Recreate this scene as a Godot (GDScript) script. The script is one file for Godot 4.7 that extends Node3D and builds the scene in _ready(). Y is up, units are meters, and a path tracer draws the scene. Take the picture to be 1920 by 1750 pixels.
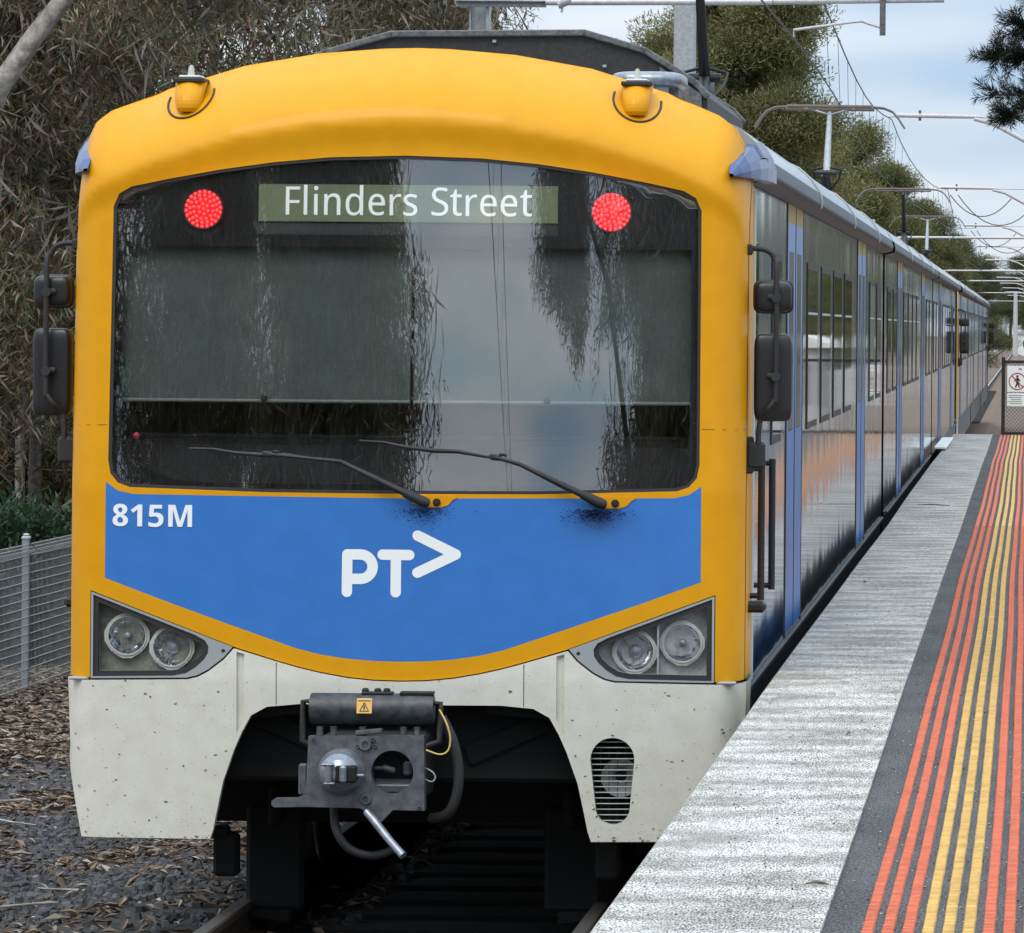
extends Node3D
# A suburban electric train standing at a platform under a pale overcast sky. y = 0 is the top of the rails; the track runs along -z.

const TRACK := -2.82          # x of the track's centre line
const FRONT := -24.0          # z of the train's front
const CAR := 24.0             # length of one car with its gap
const DECK := 1.1             # height of the platform above the rails
const EDGE := -1.15           # x of the platform's edge
const PLATFORM_END := -82.0
const EARTH := -0.37          # level of the ground beside the track
const WIRE := 5.85            # height of the contact wire

const ORDINAL := ["first", "second", "third", "fourth", "fifth", "sixth", "seventh", "eighth", "ninth", "tenth", "eleventh"]

var M := {}
var taken := {}
var rng := RandomNumberGenerator.new()

# ---------------------------------------------------------------- geometry
class Geo:
	var v := PackedVector3Array()
	var n := PackedVector3Array()
	var c := PackedColorArray()
	var i := PackedInt32Array()
	var tint := Color(1, 1, 1)

	func vert(p: Vector3, q: Vector3) -> int:
		v.append(p)
		n.append(q)
		c.append(tint)
		return v.size() - 1

	func face(a: int, b: int, d: int) -> void:   # seen from outside the corners run anticlockwise
		i.append(a)
		i.append(d)
		i.append(b)

	func tri(a: Vector3, b: Vector3, d: Vector3) -> void:
		var q := (b - a).cross(d - a)
		if q.length_squared() < 1e-18:
			return
		q = q.normalized()
		face(vert(a, q), vert(b, q), vert(d, q))

	func quad(a: Vector3, b: Vector3, d: Vector3, e: Vector3) -> void:
		tri(a, b, d)
		tri(a, d, e)

	func box(at: Vector3, size: Vector3, turn := Basis(), bevel := 0.0) -> void:
		var h := size / 2
		var k := minf(bevel, minf(h.x, minf(h.y, h.z)) * 0.9)
		for ax in 3:
			var ay := (ax + 1) % 3
			var az := (ax + 2) % 3
			for s in [-1.0, 1.0]:
				var o := []
				for q in [[-1, -1], [1, -1], [1, 1], [-1, 1]]:
					var p := Vector3()
					p[ax] = s * h[ax]
					p[ay] = q[0] * (h[ay] - k)
					p[az] = q[1] * (h[az] - k)
					o.append(at + turn * p)
				if s > 0:
					quad(o[0], o[1], o[2], o[3])
				else:
					quad(o[3], o[2], o[1], o[0])
		if k <= 0:
			return
		for ax in 3:
			var ay := (ax + 1) % 3
			var az := (ax + 2) % 3
			for s in [-1.0, 1.0]:
				for t in [-1.0, 1.0]:
					var o := []
					for q in [[-1, 0], [1, 0], [1, 1], [-1, 1]]:
						var p := Vector3()
						p[ax] = q[0] * (h[ax] - k)
						p[ay] = s * (h[ay] - (0.0 if q[1] == 0 else k))
						p[az] = t * (h[az] - (k if q[1] == 0 else 0.0))
						o.append(at + turn * p)
					if s * t > 0:
						quad(o[0], o[1], o[2], o[3])
					else:
						quad(o[3], o[2], o[1], o[0])
		for sx in [-1.0, 1.0]:
			for sy in [-1.0, 1.0]:
				for sz in [-1.0, 1.0]:
					var a := at + turn * Vector3(sx * h.x, sy * (h.y - k), sz * (h.z - k))
					var b := at + turn * Vector3(sx * (h.x - k), sy * h.y, sz * (h.z - k))
					var d := at + turn * Vector3(sx * (h.x - k), sy * (h.y - k), sz * h.z)
					if sx * sy * sz > 0:
						tri(a, b, d)
					else:
						tri(d, b, a)

	func tube(pts: Array, r, sides := 8, caps := true) -> void:
		var first := v.size()
		var side := Vector3.UP
		for k in pts.size():
			var p: Vector3 = pts[k]
			var dir: Vector3 = (pts[mini(k + 1, pts.size() - 1)] - pts[maxi(k - 1, 0)]).normalized()
			if k == 0:
				side = dir.cross(Vector3(0.31, 0.17, 0.93) if absf(dir.z) < 0.9 else Vector3.UP).normalized()
			side = (side - dir * side.dot(dir)).normalized()
			var other := dir.cross(side)
			var rad: float = r[k] if r is Array else r
			for s in sides:
				var a := TAU * s / sides
				var q := side * cos(a) + other * sin(a)
				vert(p + q * rad, q)
		for k in pts.size() - 1:
			for s in sides:
				var a := first + k * sides + s
				var b := first + k * sides + (s + 1) % sides
				face(a, b, b + sides)
				face(a, b + sides, a + sides)
		if caps:
			for e in [0, pts.size() - 1]:
				var dir: Vector3 = (pts[0] - pts[1]).normalized() if e == 0 else (pts[e] - pts[e - 1]).normalized()
				var m := vert(pts[e], dir)
				for s in sides:
					var a := vert(v[first + e * sides + s], dir)
					var b := vert(v[first + e * sides + (s + 1) % sides], dir)
					if e == 0:
						face(m, b, a)
					else:
						face(m, a, b)

	func lathe(profile: Array, at := Transform3D(), segs := 20) -> void:   # [radius, height] pairs, turned round y, outside to the right of the way up
		for k in profile.size() - 1:
			var p0: Vector2 = profile[k]
			var p1: Vector2 = profile[k + 1]
			var t := (p1 - p0).normalized()
			for s in segs:
				var a := TAU * s / segs
				var b := TAU * (s + 1) / segs
				var q := []
				for w in [[p0, a], [p0, b], [p1, b], [p1, a]]:
					q.append([at * Vector3(w[0].x * cos(w[1]), w[0].y, -w[0].x * sin(w[1])), (at.basis * Vector3(t.y * cos(w[1]), -t.x, -t.y * sin(w[1]))).normalized()])
				var e := [vert(q[0][0], q[0][1]), vert(q[1][0], q[1][1]), vert(q[2][0], q[2][1]), vert(q[3][0], q[3][1])]
				face(e[0], e[1], e[2])
				face(e[0], e[2], e[3])

	func pillow(at: Vector3, size: Vector3, turn := Basis(), square := 0.3, edge := 0.45) -> void:   # a box with soft corners: a superellipsoid
		var nu := 32
		var nv := 14
		var first := v.size()
		for a in nv + 1:
			var la := -PI / 2 + PI * a / nv
			for b in nu:
				var lo := TAU * b / nu
				var cl := signf(cos(la)) * pow(absf(cos(la)), edge)
				var sl := signf(sin(la)) * pow(absf(sin(la)), edge)
				var p := Vector3(cl * signf(cos(lo)) * pow(absf(cos(lo)), square), cl * signf(sin(lo)) * pow(absf(sin(lo)), square), sl)
				var cn := pow(absf(cos(la)), 2.0 - edge)
				var q := Vector3(cn * signf(cos(lo)) * pow(absf(cos(lo)), 2.0 - square) / size.x, cn * signf(sin(lo)) * pow(absf(sin(lo)), 2.0 - square) / size.y, signf(sin(la)) * pow(absf(sin(la)), 2.0 - edge) / size.z)
				vert(at + turn * (p * size / 2), turn * (q + Vector3(0, 0, 1e-9)).normalized())
		for a in nv:
			for b in nu:
				var k := first + a * nu + b
				var m := first + a * nu + (b + 1) % nu
				face(k, m, m + nu)
				face(k, m + nu, k + nu)

	func prism(poly: PackedVector2Array, z0: float, z1: float, at := Transform3D()) -> void:
		var p := poly.duplicate()
		if Geometry2D.is_polygon_clockwise(p):
			p.reverse()
		var t := Geometry2D.triangulate_polygon(p)
		for k in range(0, t.size(), 3):
			var a := p[t[k]]
			var b := p[t[k + 1]]
			var d := p[t[k + 2]]
			if (b - a).cross(d - a) < 0:
				var w := b
				b = d
				d = w
			tri(at * Vector3(a.x, a.y, z1), at * Vector3(b.x, b.y, z1), at * Vector3(d.x, d.y, z1))
			tri(at * Vector3(a.x, a.y, z0), at * Vector3(d.x, d.y, z0), at * Vector3(b.x, b.y, z0))
		for k in p.size():
			var a := p[k]
			var b := p[(k + 1) % p.size()]
			quad(at * Vector3(a.x, a.y, z0), at * Vector3(b.x, b.y, z0), at * Vector3(b.x, b.y, z1), at * Vector3(a.x, a.y, z1))

	func mesh(colors := false) -> ArrayMesh:
		var a := []
		a.resize(Mesh.ARRAY_MAX)
		a[Mesh.ARRAY_VERTEX] = v
		a[Mesh.ARRAY_NORMAL] = n
		if colors:
			a[Mesh.ARRAY_COLOR] = c
		a[Mesh.ARRAY_INDEX] = i
		var m := ArrayMesh.new()
		m.add_surface_from_arrays(Mesh.PRIMITIVE_TRIANGLES, a)
		return m

# ---------------------------------------------------------------- nodes
func numbered(called: String) -> String:
	var k: int = taken.get(called, 0)
	taken[called] = k + 1
	return called if k == 0 else "%s_%03d" % [called, k]

func tag(o: Node, label := "", category := "", group := "", kind := "") -> Node:
	for e in [["label", label], ["category", category], ["group", group], ["kind", kind]]:
		if e[1]:
			o.set_meta(e[0], e[1])
	return o

func thing(called: String, label: String, category: String, at := Vector3.ZERO, group := "") -> Node3D:
	var o := Node3D.new()
	o.name = numbered(called)
	o.position = at
	add_child(o)
	tag(o, label, category, group)
	return o

func put(mesh: Mesh, called: String, m: Material, parent: Node = null) -> MeshInstance3D:
	var o := MeshInstance3D.new()
	o.mesh = mesh
	o.material_override = m
	if parent == null:
		o.name = numbered(called)
		add_child(o)
	else:
		o.name = called
		parent.add_child(o, true)
	return o

func part(g: Geo, called: String, m: Material, parent: Node = null, colors := false) -> MeshInstance3D:
	return put(g.mesh(colors), called, m, parent)

func scatter(mesh: Mesh, m: Material, called: String, places: Array, parent: Node = null, tints: Array = []) -> MultiMeshInstance3D:
	var mm := MultiMesh.new()
	mm.transform_format = MultiMesh.TRANSFORM_3D
	mm.use_colors = not tints.is_empty()
	mm.mesh = mesh
	mm.instance_count = places.size()
	for k in places.size():
		mm.set_instance_transform(k, places[k])
		if tints:
			mm.set_instance_color(k, tints[k])
	var o := MultiMeshInstance3D.new()
	o.multimesh = mm
	o.material_override = m
	o.set_meta("kind", "stuff")
	if parent == null:
		o.name = numbered(called)
		add_child(o)
	else:
		o.name = called
		parent.add_child(o, true)
	return o

# ---------------------------------------------------------------- materials
func mat(r: float, g: float, b: float, rough := 0.6, metal := 0.0, coat := 0.0) -> StandardMaterial3D:
	var m := StandardMaterial3D.new()
	m.albedo_color = Color(r, g, b).linear_to_srgb()
	m.roughness = rough
	m.metallic = metal
	if coat > 0:
		m.clearcoat_enabled = true
		m.clearcoat = coat
		m.clearcoat_roughness = 0.08
	return m

func noise(freq: float, seed_: int, octaves := 4, kind := FastNoiseLite.TYPE_SIMPLEX_SMOOTH) -> FastNoiseLite:
	var f := FastNoiseLite.new()
	f.noise_type = kind
	f.frequency = freq
	f.seed = seed_
	f.fractal_octaves = octaves
	return f

func field(size: int, freq: float, seed_: int, octaves := 4) -> PackedByteArray:
	var im := noise(freq, seed_, octaves).get_seamless_image(size, size, false, false, 0.15)
	im.convert(Image.FORMAT_L8)
	return im.get_data()

func flecks(size: int, freq: float, seed_: int, under: int) -> PackedByteArray:   # scattered dark specks: 0 in a speck, 128 elsewhere
	var d := field(size, freq, seed_, 3)
	for k in d.size():
		d[k] = 0 if d[k] < under else 128
	return d

func blend(size: int, low: Color, high: Color, layers: Array) -> ImageTexture:
	# layers: [bytes, weight]; low and high are linear base colours of the two kinds of matter, mixed by the sum of the layers
	var data := PackedByteArray()
	data.resize(size * size * 3)
	var lut := []
	for k in 256:
		var q := low.lerp(high, k / 255.0).linear_to_srgb()
		lut.append([int(q.r * 255), int(q.g * 255), int(q.b * 255)])
	for k in size * size:
		var s := 0.5
		for l in layers:
			s += (l[0][k] / 255.0 - 0.5) * l[1]
		var e: Array = lut[clampi(int(s * 255), 0, 255)]
		data[k * 3] = e[0]
		data[k * 3 + 1] = e[1]
		data[k * 3 + 2] = e[2]
	return ImageTexture.create_from_image(Image.create_from_data(size, size, false, Image.FORMAT_RGB8, data))

func laid(m: StandardMaterial3D, tex: Texture2D, metres: float, in_world := true) -> StandardMaterial3D:
	m.albedo_color = Color(1, 1, 1)
	m.albedo_texture = tex
	m.uv1_triplanar = true
	m.uv1_world_triplanar = in_world
	m.uv1_triplanar_sharpness = 8.0
	m.uv1_scale = Vector3.ONE / metres
	return m

func bumpy(m: StandardMaterial3D, size: int, freq: float, seed_: int, height_cm: float) -> StandardMaterial3D:
	var im := Image.create_from_data(size, size, false, Image.FORMAT_L8, field(size, freq, seed_, 3))
	m.heightmap_enabled = true
	m.heightmap_texture = ImageTexture.create_from_image(im)
	m.heightmap_scale = height_cm
	return m

func make_materials() -> void:
	var fine := field(512, 0.35, 3, 2)
	var mid := field(512, 0.06, 4, 4)
	var wide := field(512, 0.012, 5, 4)
	var specks := field(512, 0.22, 6, 3)
	var smudge := field(512, 0.02, 8, 5)
	var chips := flecks(512, 0.13, 9, 40)
	# paints with a little grime in them
	M.yellow = laid(mat(1, 1, 1, 0.48, 0.0, 0.12), blend(512, Color(0.58, 0.25, 0.003), Color(0.74, 0.34, 0.003), [[smudge, 0.35], [fine, 0.12], [chips, 0.25]]), 1.7, false)
	M.yellow.metallic_specular = 0.3
	M.blue = laid(mat(1, 1, 1, 0.36, 0.0, 0.3), blend(512, Color(0.028, 0.135, 0.42), Color(0.045, 0.20, 0.56), [[smudge, 0.35], [fine, 0.12], [chips, 0.25]]), 1.9, false)
	M.blue.metallic_specular = 0.4
	M.white = laid(mat(1, 1, 1, 0.42, 0.0, 0.15), blend(512, Color(0.42, 0.39, 0.30), Color(0.88, 0.865, 0.79), [[smudge, 0.2], [fine, 0.2], [chips, 0.7], [flecks(512, 0.3, 10, 34), 0.8]]), 1.6, false)
	M.white.albedo_color = Color(1, 1, 1)
	M.joint = mat(0.20, 0.085, 0.006, 0.7)
	M.lettering = mat(0.82, 0.83, 0.82, 0.5)
	M.grey_trim = mat(0.34, 0.36, 0.36, 0.4, 0.2)
	M.black = mat(0.012, 0.012, 0.014, 0.5)
	M.rubber = mat(0.018, 0.018, 0.019, 0.62)
	M.frit = mat(0.004, 0.0045, 0.006, 0.3)
	M.mirror_plastic = mat(0.013, 0.0135, 0.015, 0.38)
	M.dark_steel = laid(mat(1, 1, 1, 0.55, 0.4), blend(512, Color(0.010, 0.010, 0.010), Color(0.04, 0.038, 0.036), [[mid, 1.0], [fine, 0.5]]), 0.8, false)
	M.under = mat(0.006, 0.006, 0.006, 0.85)  # near-black: the shade below the train is put into this colour
	M.cast = laid(mat(1, 1, 1, 0.5, 0.35), blend(512, Color(0.055, 0.055, 0.06), Color(0.16, 0.168, 0.18), [[smudge, 0.9], [fine, 0.2]]), 0.7, false)
	M.bright_steel = laid(mat(1, 1, 1, 0.32, 0.5), blend(512, Color(0.13, 0.14, 0.16), Color(0.33, 0.355, 0.40), [[smudge, 0.9], [fine, 0.2]]), 0.6, false)
	M.cylinder = laid(mat(1, 1, 1, 0.5, 0.2), blend(512, Color(0.010, 0.011, 0.013), Color(0.075, 0.08, 0.085), [[smudge, 0.9], [chips, 0.3], [fine, 0.2]]), 0.55, false)
	M.sticker = mat(0.72, 0.42, 0.11, 0.5)
	M.ink = mat(0.02, 0.018, 0.015, 0.6)
	M.side = mat(0.05, 0.054, 0.058, 0.06, 0.15, 0.5)
	M.side_blue = mat(0.012, 0.085, 0.26, 0.06, 0.1, 0.8)
	M.door_blue = mat(0.045, 0.15, 0.40, 0.32)
	M.door_blue.metallic_specular = 0.4
	M.end_blue = mat(0.010, 0.048, 0.17, 0.25)
	M.door_glass = mat(0.004, 0.004, 0.005, 0.12)
	M.door_glass.metallic_specular = 0.12
	M.door_cream = mat(0.42, 0.32, 0.12, 0.6)
	M.door_cream.metallic_specular = 0.25
	M.skirt = mat(0.018, 0.02, 0.024, 0.4)
	M.silver = mat(0.34, 0.36, 0.38, 0.16, 0.5, 0.4)
	M.roof_edge_reflection = mat(0.055, 0.072, 0.085, 0.42)  # colour split along the roof to imitate its dark and bright reflections
	M.roof_edge_reflection.metallic_specular = 0.3
	M.roof_grey = laid(mat(1, 1, 1, 0.55, 0.2), blend(512, Color(0.05, 0.05, 0.05), Color(0.16, 0.155, 0.15), [[mid, 1.0], [smudge, 0.8]]), 1.0, false)
	M.pod = laid(mat(1, 1, 1, 0.6, 0.0), blend(512, Color(0.007, 0.007, 0.007), Color(0.032, 0.030, 0.027), [[mid, 0.9], [specks, 0.5]]), 1.2, false)
	M.dark_glass = mat(0.004, 0.005, 0.006, 0.03)
	M.dark_glass.metallic_specular = 0.6
	var pane := mat(0.6, 0.65, 0.65, 0.0)
	pane.transparency = BaseMaterial3D.TRANSPARENCY_ALPHA
	pane.albedo_color.a = 0.0
	pane.metallic_specular = 0.7
	M.pane = pane
	M.lens = pane.duplicate()
	M.lens.metallic_specular = 0.3
	M.blind = laid(mat(1, 1, 1, 0.75), blend(512, Color(0.050, 0.072, 0.064), Color(0.075, 0.102, 0.092), [[wide, 0.8], [mid, 0.3]]), 1.5, false)
	M.cab = mat(0.035, 0.038, 0.04, 0.7)
	M.desk = mat(0.028, 0.03, 0.032, 0.7)
	M.blind_bar = mat(0.15, 0.18, 0.17, 0.6)
	M.screen = mat(0.115, 0.145, 0.08, 0.45)
	M.screen.emission_enabled = true
	M.screen.emission = Color(0.17, 0.22, 0.13).linear_to_srgb()
	M.screen.emission_energy_multiplier = 0.22
	M.sign_text = mat(0.75, 0.8, 0.78, 0.5)
	M.sign_text.emission_enabled = true
	M.sign_text.emission = Color(0.75, 0.82, 0.78).linear_to_srgb()
	M.sign_text.emission_energy_multiplier = 0.35
	M.red_lens = mat(0.30, 0.002, 0.004, 0.4)
	M.red_lens.emission_enabled = true
	M.red_lens.emission = Color(0.8, 0.002, 0.006).linear_to_srgb()
	M.red_lens.emission_energy_multiplier = 0.5
	M.red_dot = mat(0.6, 0.04, 0.04, 0.4)
	M.red_dot.emission_enabled = true
	M.red_dot.emission = Color(1.0, 0.075, 0.08).linear_to_srgb()
	M.red_dot.emission_energy_multiplier = 1.4
	M.bezel = mat(0.42, 0.44, 0.40, 0.45)
	M.reflector = mat(0.78, 0.80, 0.83, 0.03, 1.0)
	M.lamp_bed = laid(mat(1, 1, 1, 0.6), blend(512, Color(0.12, 0.12, 0.095), Color(0.24, 0.24, 0.20), [[mid, 0.8], [smudge, 0.9]]), 0.6, false)
	M.lamp_bed_pale = laid(mat(1, 1, 1, 0.6), blend(512, Color(0.26, 0.27, 0.26), Color(0.42, 0.43, 0.42), [[mid, 0.8], [smudge, 0.9]]), 0.6, false)
	M.horn_white = mat(0.5, 0.5, 0.45, 0.5)
	M.red_knob = mat(0.4, 0.03, 0.04, 0.4)
	M.wire_yellow = mat(0.6, 0.45, 0.12, 0.5)
	# the place
	M.coping = laid(mat(1, 1, 1, 0.9), blend(1024, Color(0.085, 0.078, 0.066), Color(0.80, 0.79, 0.75), [[field(1024, 0.3, 11, 2), 2.0], [field(1024, 0.05, 13, 3), 0.45], [flecks(1024, 0.05, 15, 45), 0.5]]), 3.0)
	M.coping.uv1_scale = Vector3(0.42, 0.42, 0.085)
	M.coping.detail_enabled = true
	M.coping.detail_albedo = blend(512, Color(0.52, 0.50, 0.47), Color(1.0, 0.99, 0.97), [[field(512, 0.03, 12, 5), 1.9]])
	M.coping.detail_blend_mode = BaseMaterial3D.BLEND_MODE_MUL
	M.coping.detail_uv_layer = BaseMaterial3D.DETAIL_UV_2
	M.coping.uv2_triplanar = true
	M.coping.uv2_world_triplanar = true
	M.coping.uv2_triplanar_sharpness = 8.0
	M.coping.uv2_scale = Vector3(0.11, 0.16, 0.16)
	M.asphalt = laid(mat(1, 1, 1, 0.85), blend(1024, Color(0.012, 0.012, 0.012), Color(0.085, 0.086, 0.087), [[field(1024, 0.25, 21, 2), 2.4], [flecks(1024, 0.2, 24, 28), -2.0], [field(1024, 0.01, 22, 5), 0.8]]), 2.7)
	M.asphalt.uv1_scale = Vector3(0.42, 0.42, 0.09)
	M.tactile_orange = laid(mat(1, 1, 1, 0.8), blend(512, Color(0.42, 0.085, 0.036), Color(0.70, 0.165, 0.072), [[mid, 0.9], [smudge, 0.9], [specks, 0.4]]), 1.9)
	M.tactile_yellow = laid(mat(1, 1, 1, 0.8), blend(512, Color(0.40, 0.235, 0.06), Color(0.74, 0.455, 0.12), [[mid, 0.9], [smudge, 0.9], [specks, 0.4]]), 1.9)
	M.concrete = laid(mat(1, 1, 1, 0.85), blend(512, Color(0.16, 0.155, 0.14), Color(0.36, 0.35, 0.33), [[mid, 1.0], [smudge, 0.8]]), 2.3)
	M.earth = laid(mat(1, 1, 1, 0.95), blend(1024, Color(0.055, 0.038, 0.026), Color(0.20, 0.135, 0.09), [[field(1024, 0.2, 41, 3), 0.9], [field(1024, 0.012, 42, 5), 1.2]]), 6.0)
	M.ballast = laid(mat(1, 1, 1, 0.95), blend(512, Color(0.008, 0.008, 0.008), Color(0.05, 0.045, 0.04), [[specks, 1.2], [mid, 0.6]]), 1.6)  # greasy stone, taken darker to carry the shade beneath the train
	M.rusty_ballast = laid(mat(1, 1, 1, 0.95), blend(512, Color(0.06, 0.04, 0.028), Color(0.20, 0.13, 0.09), [[specks, 1.0], [mid, 0.6], [smudge, 0.6]]), 1.6)
	M.sleeper = laid(mat(1, 1, 1, 0.9), blend(512, Color(0.006, 0.006, 0.006), Color(0.022, 0.02, 0.018), [[specks, 0.8], [mid, 0.8]]), 1.6)  # oily sleepers, blackened further to stand for the shadow under the cars
	M.rail_side = mat(0.075, 0.05, 0.035, 0.85)
	M.rail_top = mat(0.42, 0.40, 0.38, 0.3, 0.8)
	M.galvanised = laid(mat(1, 1, 1, 0.55, 0.3), blend(512, Color(0.24, 0.26, 0.27), Color(0.42, 0.44, 0.45), [[mid, 0.8], [smudge, 0.8]]), 1.1)
	M.fence_steel = mat(0.38, 0.39, 0.385, 0.55, 0.2)
	M.fence_post = mat(0.22, 0.235, 0.24, 0.55, 0.2)
	M.pipe = laid(mat(1, 1, 1, 0.5, 0.2), blend(512, Color(0.38, 0.36, 0.36), Color(0.56, 0.54, 0.54), [[mid, 0.8], [smudge, 0.8]]), 0.9)
	M.rusty_pipe = mat(0.19, 0.155, 0.135, 0.7, 0.2)
	M.wire = mat(0.05, 0.045, 0.045, 0.5, 0.5)
	M.insulator = mat(0.13, 0.10, 0.08, 0.35)
	M.board = mat(0.78, 0.79, 0.77, 0.45)
	M.sign_red = mat(0.42, 0.03, 0.04, 0.5)
	M.leaf = mat(1, 1, 1, 0.5)
	M.leaf.vertex_color_use_as_albedo = true
	M.leaf.backlight_enabled = true
	M.leaf.backlight = Color(0.82, 0.82, 0.6)
	M.litter = mat(1, 1, 1, 0.85)
	M.litter.vertex_color_use_as_albedo = true
	M.bark_pale = laid(mat(1, 1, 1, 0.85), blend(512, Color(0.15, 0.125, 0.105), Color(0.50, 0.46, 0.42), [[smudge, 1.2], [mid, 0.5]]), 1.6)
	M.bark_grey = laid(mat(1, 1, 1, 0.9), blend(512, Color(0.05, 0.042, 0.036), Color(0.20, 0.17, 0.145), [[smudge, 1.0], [mid, 0.9]]), 0.9)
	M.house_white = laid(mat(1, 1, 1, 0.7), blend(512, Color(0.55, 0.55, 0.52), Color(0.76, 0.76, 0.73), [[smudge, 1.0]]), 4.0)
	M.house_roof = mat(0.20, 0.10, 0.07, 0.8)

# ---------------------------------------------------------------- the train's front surface
const ROOFLINE := [[1.535, 3.36], [1.528, 3.43], [1.505, 3.54], [1.46, 3.62], [1.39, 3.675], [1.15, 3.78], [0.8, 3.888], [0.45, 3.948], [0.15, 3.972], [0.0, 3.976]]

func roof_height(x: float) -> float:
	x = absf(x)
	for k in ROOFLINE.size() - 1:
		var a: Array = ROOFLINE[k]
		var b: Array = ROOFLINE[k + 1]
		if x >= b[0]:
			return lerpf(b[1], a[1], clampf((x - b[0]) / (a[0] - b[0]), 0, 1))
	return 3.976

func round_off(t: float) -> float:
	t = clampf(t, 0.0, 1.0)
	return 1.0 - sqrt(maxf(0.0, 1.0 - (1.0 - t) * (1.0 - t)))

func nose(x: float, y: float) -> float:   # how far the front stands forward of the car's front plane
	var z := -0.1 * (x / 1.5) * (x / 1.5)
	z -= 0.19 * round_off((1.535 - absf(x)) / 0.15)
	z -= 0.06 * maxf(0.0, y - 1.95)
	z -= 0.07 * maxf(0.0, 1.1 - y)
	var s := roof_height(x) - y
	if y > 3.0:
		z -= lerpf(0.40, 0.22, smoothstep(1.15, 1.5, absf(x))) * pow(clampf(1.0 - s / 0.36, 0.0, 1.0), 1.75)
		z += 0.02 * smoothstep(0.48, 0.34, s) * smoothstep(3.0, 3.3, y)
	return z

func nose_normal(x: float, y: float) -> Vector3:
	var e := 0.004
	return Vector3(-(nose(x + e, y) - nose(x - e, y)) / (2 * e), -(nose(x, y + e) - nose(x, y - e)) / (2 * e), 1).normalized()

func mirrored(half: Array) -> PackedVector2Array:   # half runs from the middle at one end to the middle at the other, on the side where x > 0
	var p := PackedVector2Array()
	for q in half:
		p.append(Vector2(q[0], q[1]))
	for k in range(half.size() - 1, -1, -1):
		if absf(half[k][0]) > 1e-4:
			p.append(Vector2(-half[k][0], half[k][1]))
	if Geometry2D.is_polygon_clockwise(p):
		p.reverse()
	return p

func poly(points: Array, flip := false) -> PackedVector2Array:
	var p := PackedVector2Array()
	for q in points:
		p.append(Vector2(-q[0] if flip else q[0], q[1]))
	if Geometry2D.is_polygon_clockwise(p):
		p.reverse()
	return p

func triangles(q: PackedVector2Array) -> PackedInt32Array:
	var t := Geometry2D.triangulate_polygon(q)
	if t.is_empty():
		for k in range(1, q.size() - 1):
			t.append_array(PackedInt32Array([0, k, k + 1]))
	return t

func sheet(g: Geo, outer: PackedVector2Array, holes: Array, off: float, cell := 0.055, thick := 0.02, hole_edges := true) -> void:
	var lo := outer[0]
	var hi := outer[0]
	for p in outer:
		lo = Vector2(minf(lo.x, p.x), minf(lo.y, p.y))
		hi = Vector2(maxf(hi.x, p.x), maxf(hi.y, p.y))
	for ix in int((hi.x - lo.x) / cell) + 1:
		for iy in int((hi.y - lo.y) / cell) + 1:
			var a := lo + Vector2(ix, iy) * cell
			var pieces: Array = Geometry2D.intersect_polygons(outer, PackedVector2Array([a, a + Vector2(cell, 0), a + Vector2(cell, cell), a + Vector2(0, cell)]))
			for h in holes:
				var next := []
				for q in pieces:
					next.append_array(Geometry2D.clip_polygons(q, h))
				pieces = next
			for q in pieces:
				var t := triangles(q)
				var at := []
				for p in q:
					at.append(g.vert(Vector3(p.x, p.y, nose(p.x, p.y) + off), nose_normal(p.x, p.y)))
				for k in range(0, t.size(), 3):
					var u: Vector2 = q[t[k]]
					var w: Vector2 = q[t[k + 1]]
					var s: Vector2 = q[t[k + 2]]
					if (w - u).cross(s - u) > 0:
						g.face(at[t[k]], at[t[k + 1]], at[t[k + 2]])
					else:
						g.face(at[t[k]], at[t[k + 2]], at[t[k + 1]])
	if thick > 0:
		rim(g, outer, off, thick)
		if hole_edges:
			for h in holes:
				var b: PackedVector2Array = h.duplicate()
				b.reverse()
				rim(g, b, off, thick)

func rim(g: Geo, loop: PackedVector2Array, off: float, thick: float) -> void:
	for k in loop.size():
		var a := loop[k]
		var b := loop[(k + 1) % loop.size()]
		var n := maxi(1, int(a.distance_to(b) / 0.08))
		for s in n:
			var p := a.lerp(b, float(s) / n)
			var q := a.lerp(b, float(s + 1) / n)
			var zp := nose(p.x, p.y) + off
			var zq := nose(q.x, q.y) + off
			g.quad(Vector3(p.x, p.y, zp - thick), Vector3(q.x, q.y, zq - thick), Vector3(q.x, q.y, zq), Vector3(p.x, p.y, zp))

func on_nose(x: float, y: float, off := 0.0) -> Vector3:
	return Vector3(x, y, nose(x, y) + off)

func lettering(words: String, bold: bool, lo: Vector2, hi: Vector2, depth: float, off: float, bend: bool) -> Mesh:
	var font := SystemFont.new()
	font.font_names = PackedStringArray(["Droid Sans"])
	font.font_weight = 700 if bold else 400
	var t := TextMesh.new()
	t.text = words
	t.font = font
	t.font_size = 64
	t.pixel_size = 0.01
	t.depth = 0.02
	var box := t.get_aabb()
	var a := t.surface_get_arrays(0)
	var v: PackedVector3Array = a[Mesh.ARRAY_VERTEX]
	for k in v.size():
		var p := (v[k] - box.position) / box.size
		var x := lerpf(lo.x, hi.x, p.x)
		var y := lerpf(lo.y, hi.y, p.y)
		v[k] = Vector3(x, y, (nose(x, y) if bend else 0.0) + off + p.z * depth)
	var b := []
	b.resize(Mesh.ARRAY_MAX)
	b[Mesh.ARRAY_VERTEX] = v
	b[Mesh.ARRAY_NORMAL] = a[Mesh.ARRAY_NORMAL]
	b[Mesh.ARRAY_INDEX] = a[Mesh.ARRAY_INDEX]
	var m := ArrayMesh.new()
	m.add_surface_from_arrays(Mesh.PRIMITIVE_TRIANGLES, b)
	return m

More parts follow.
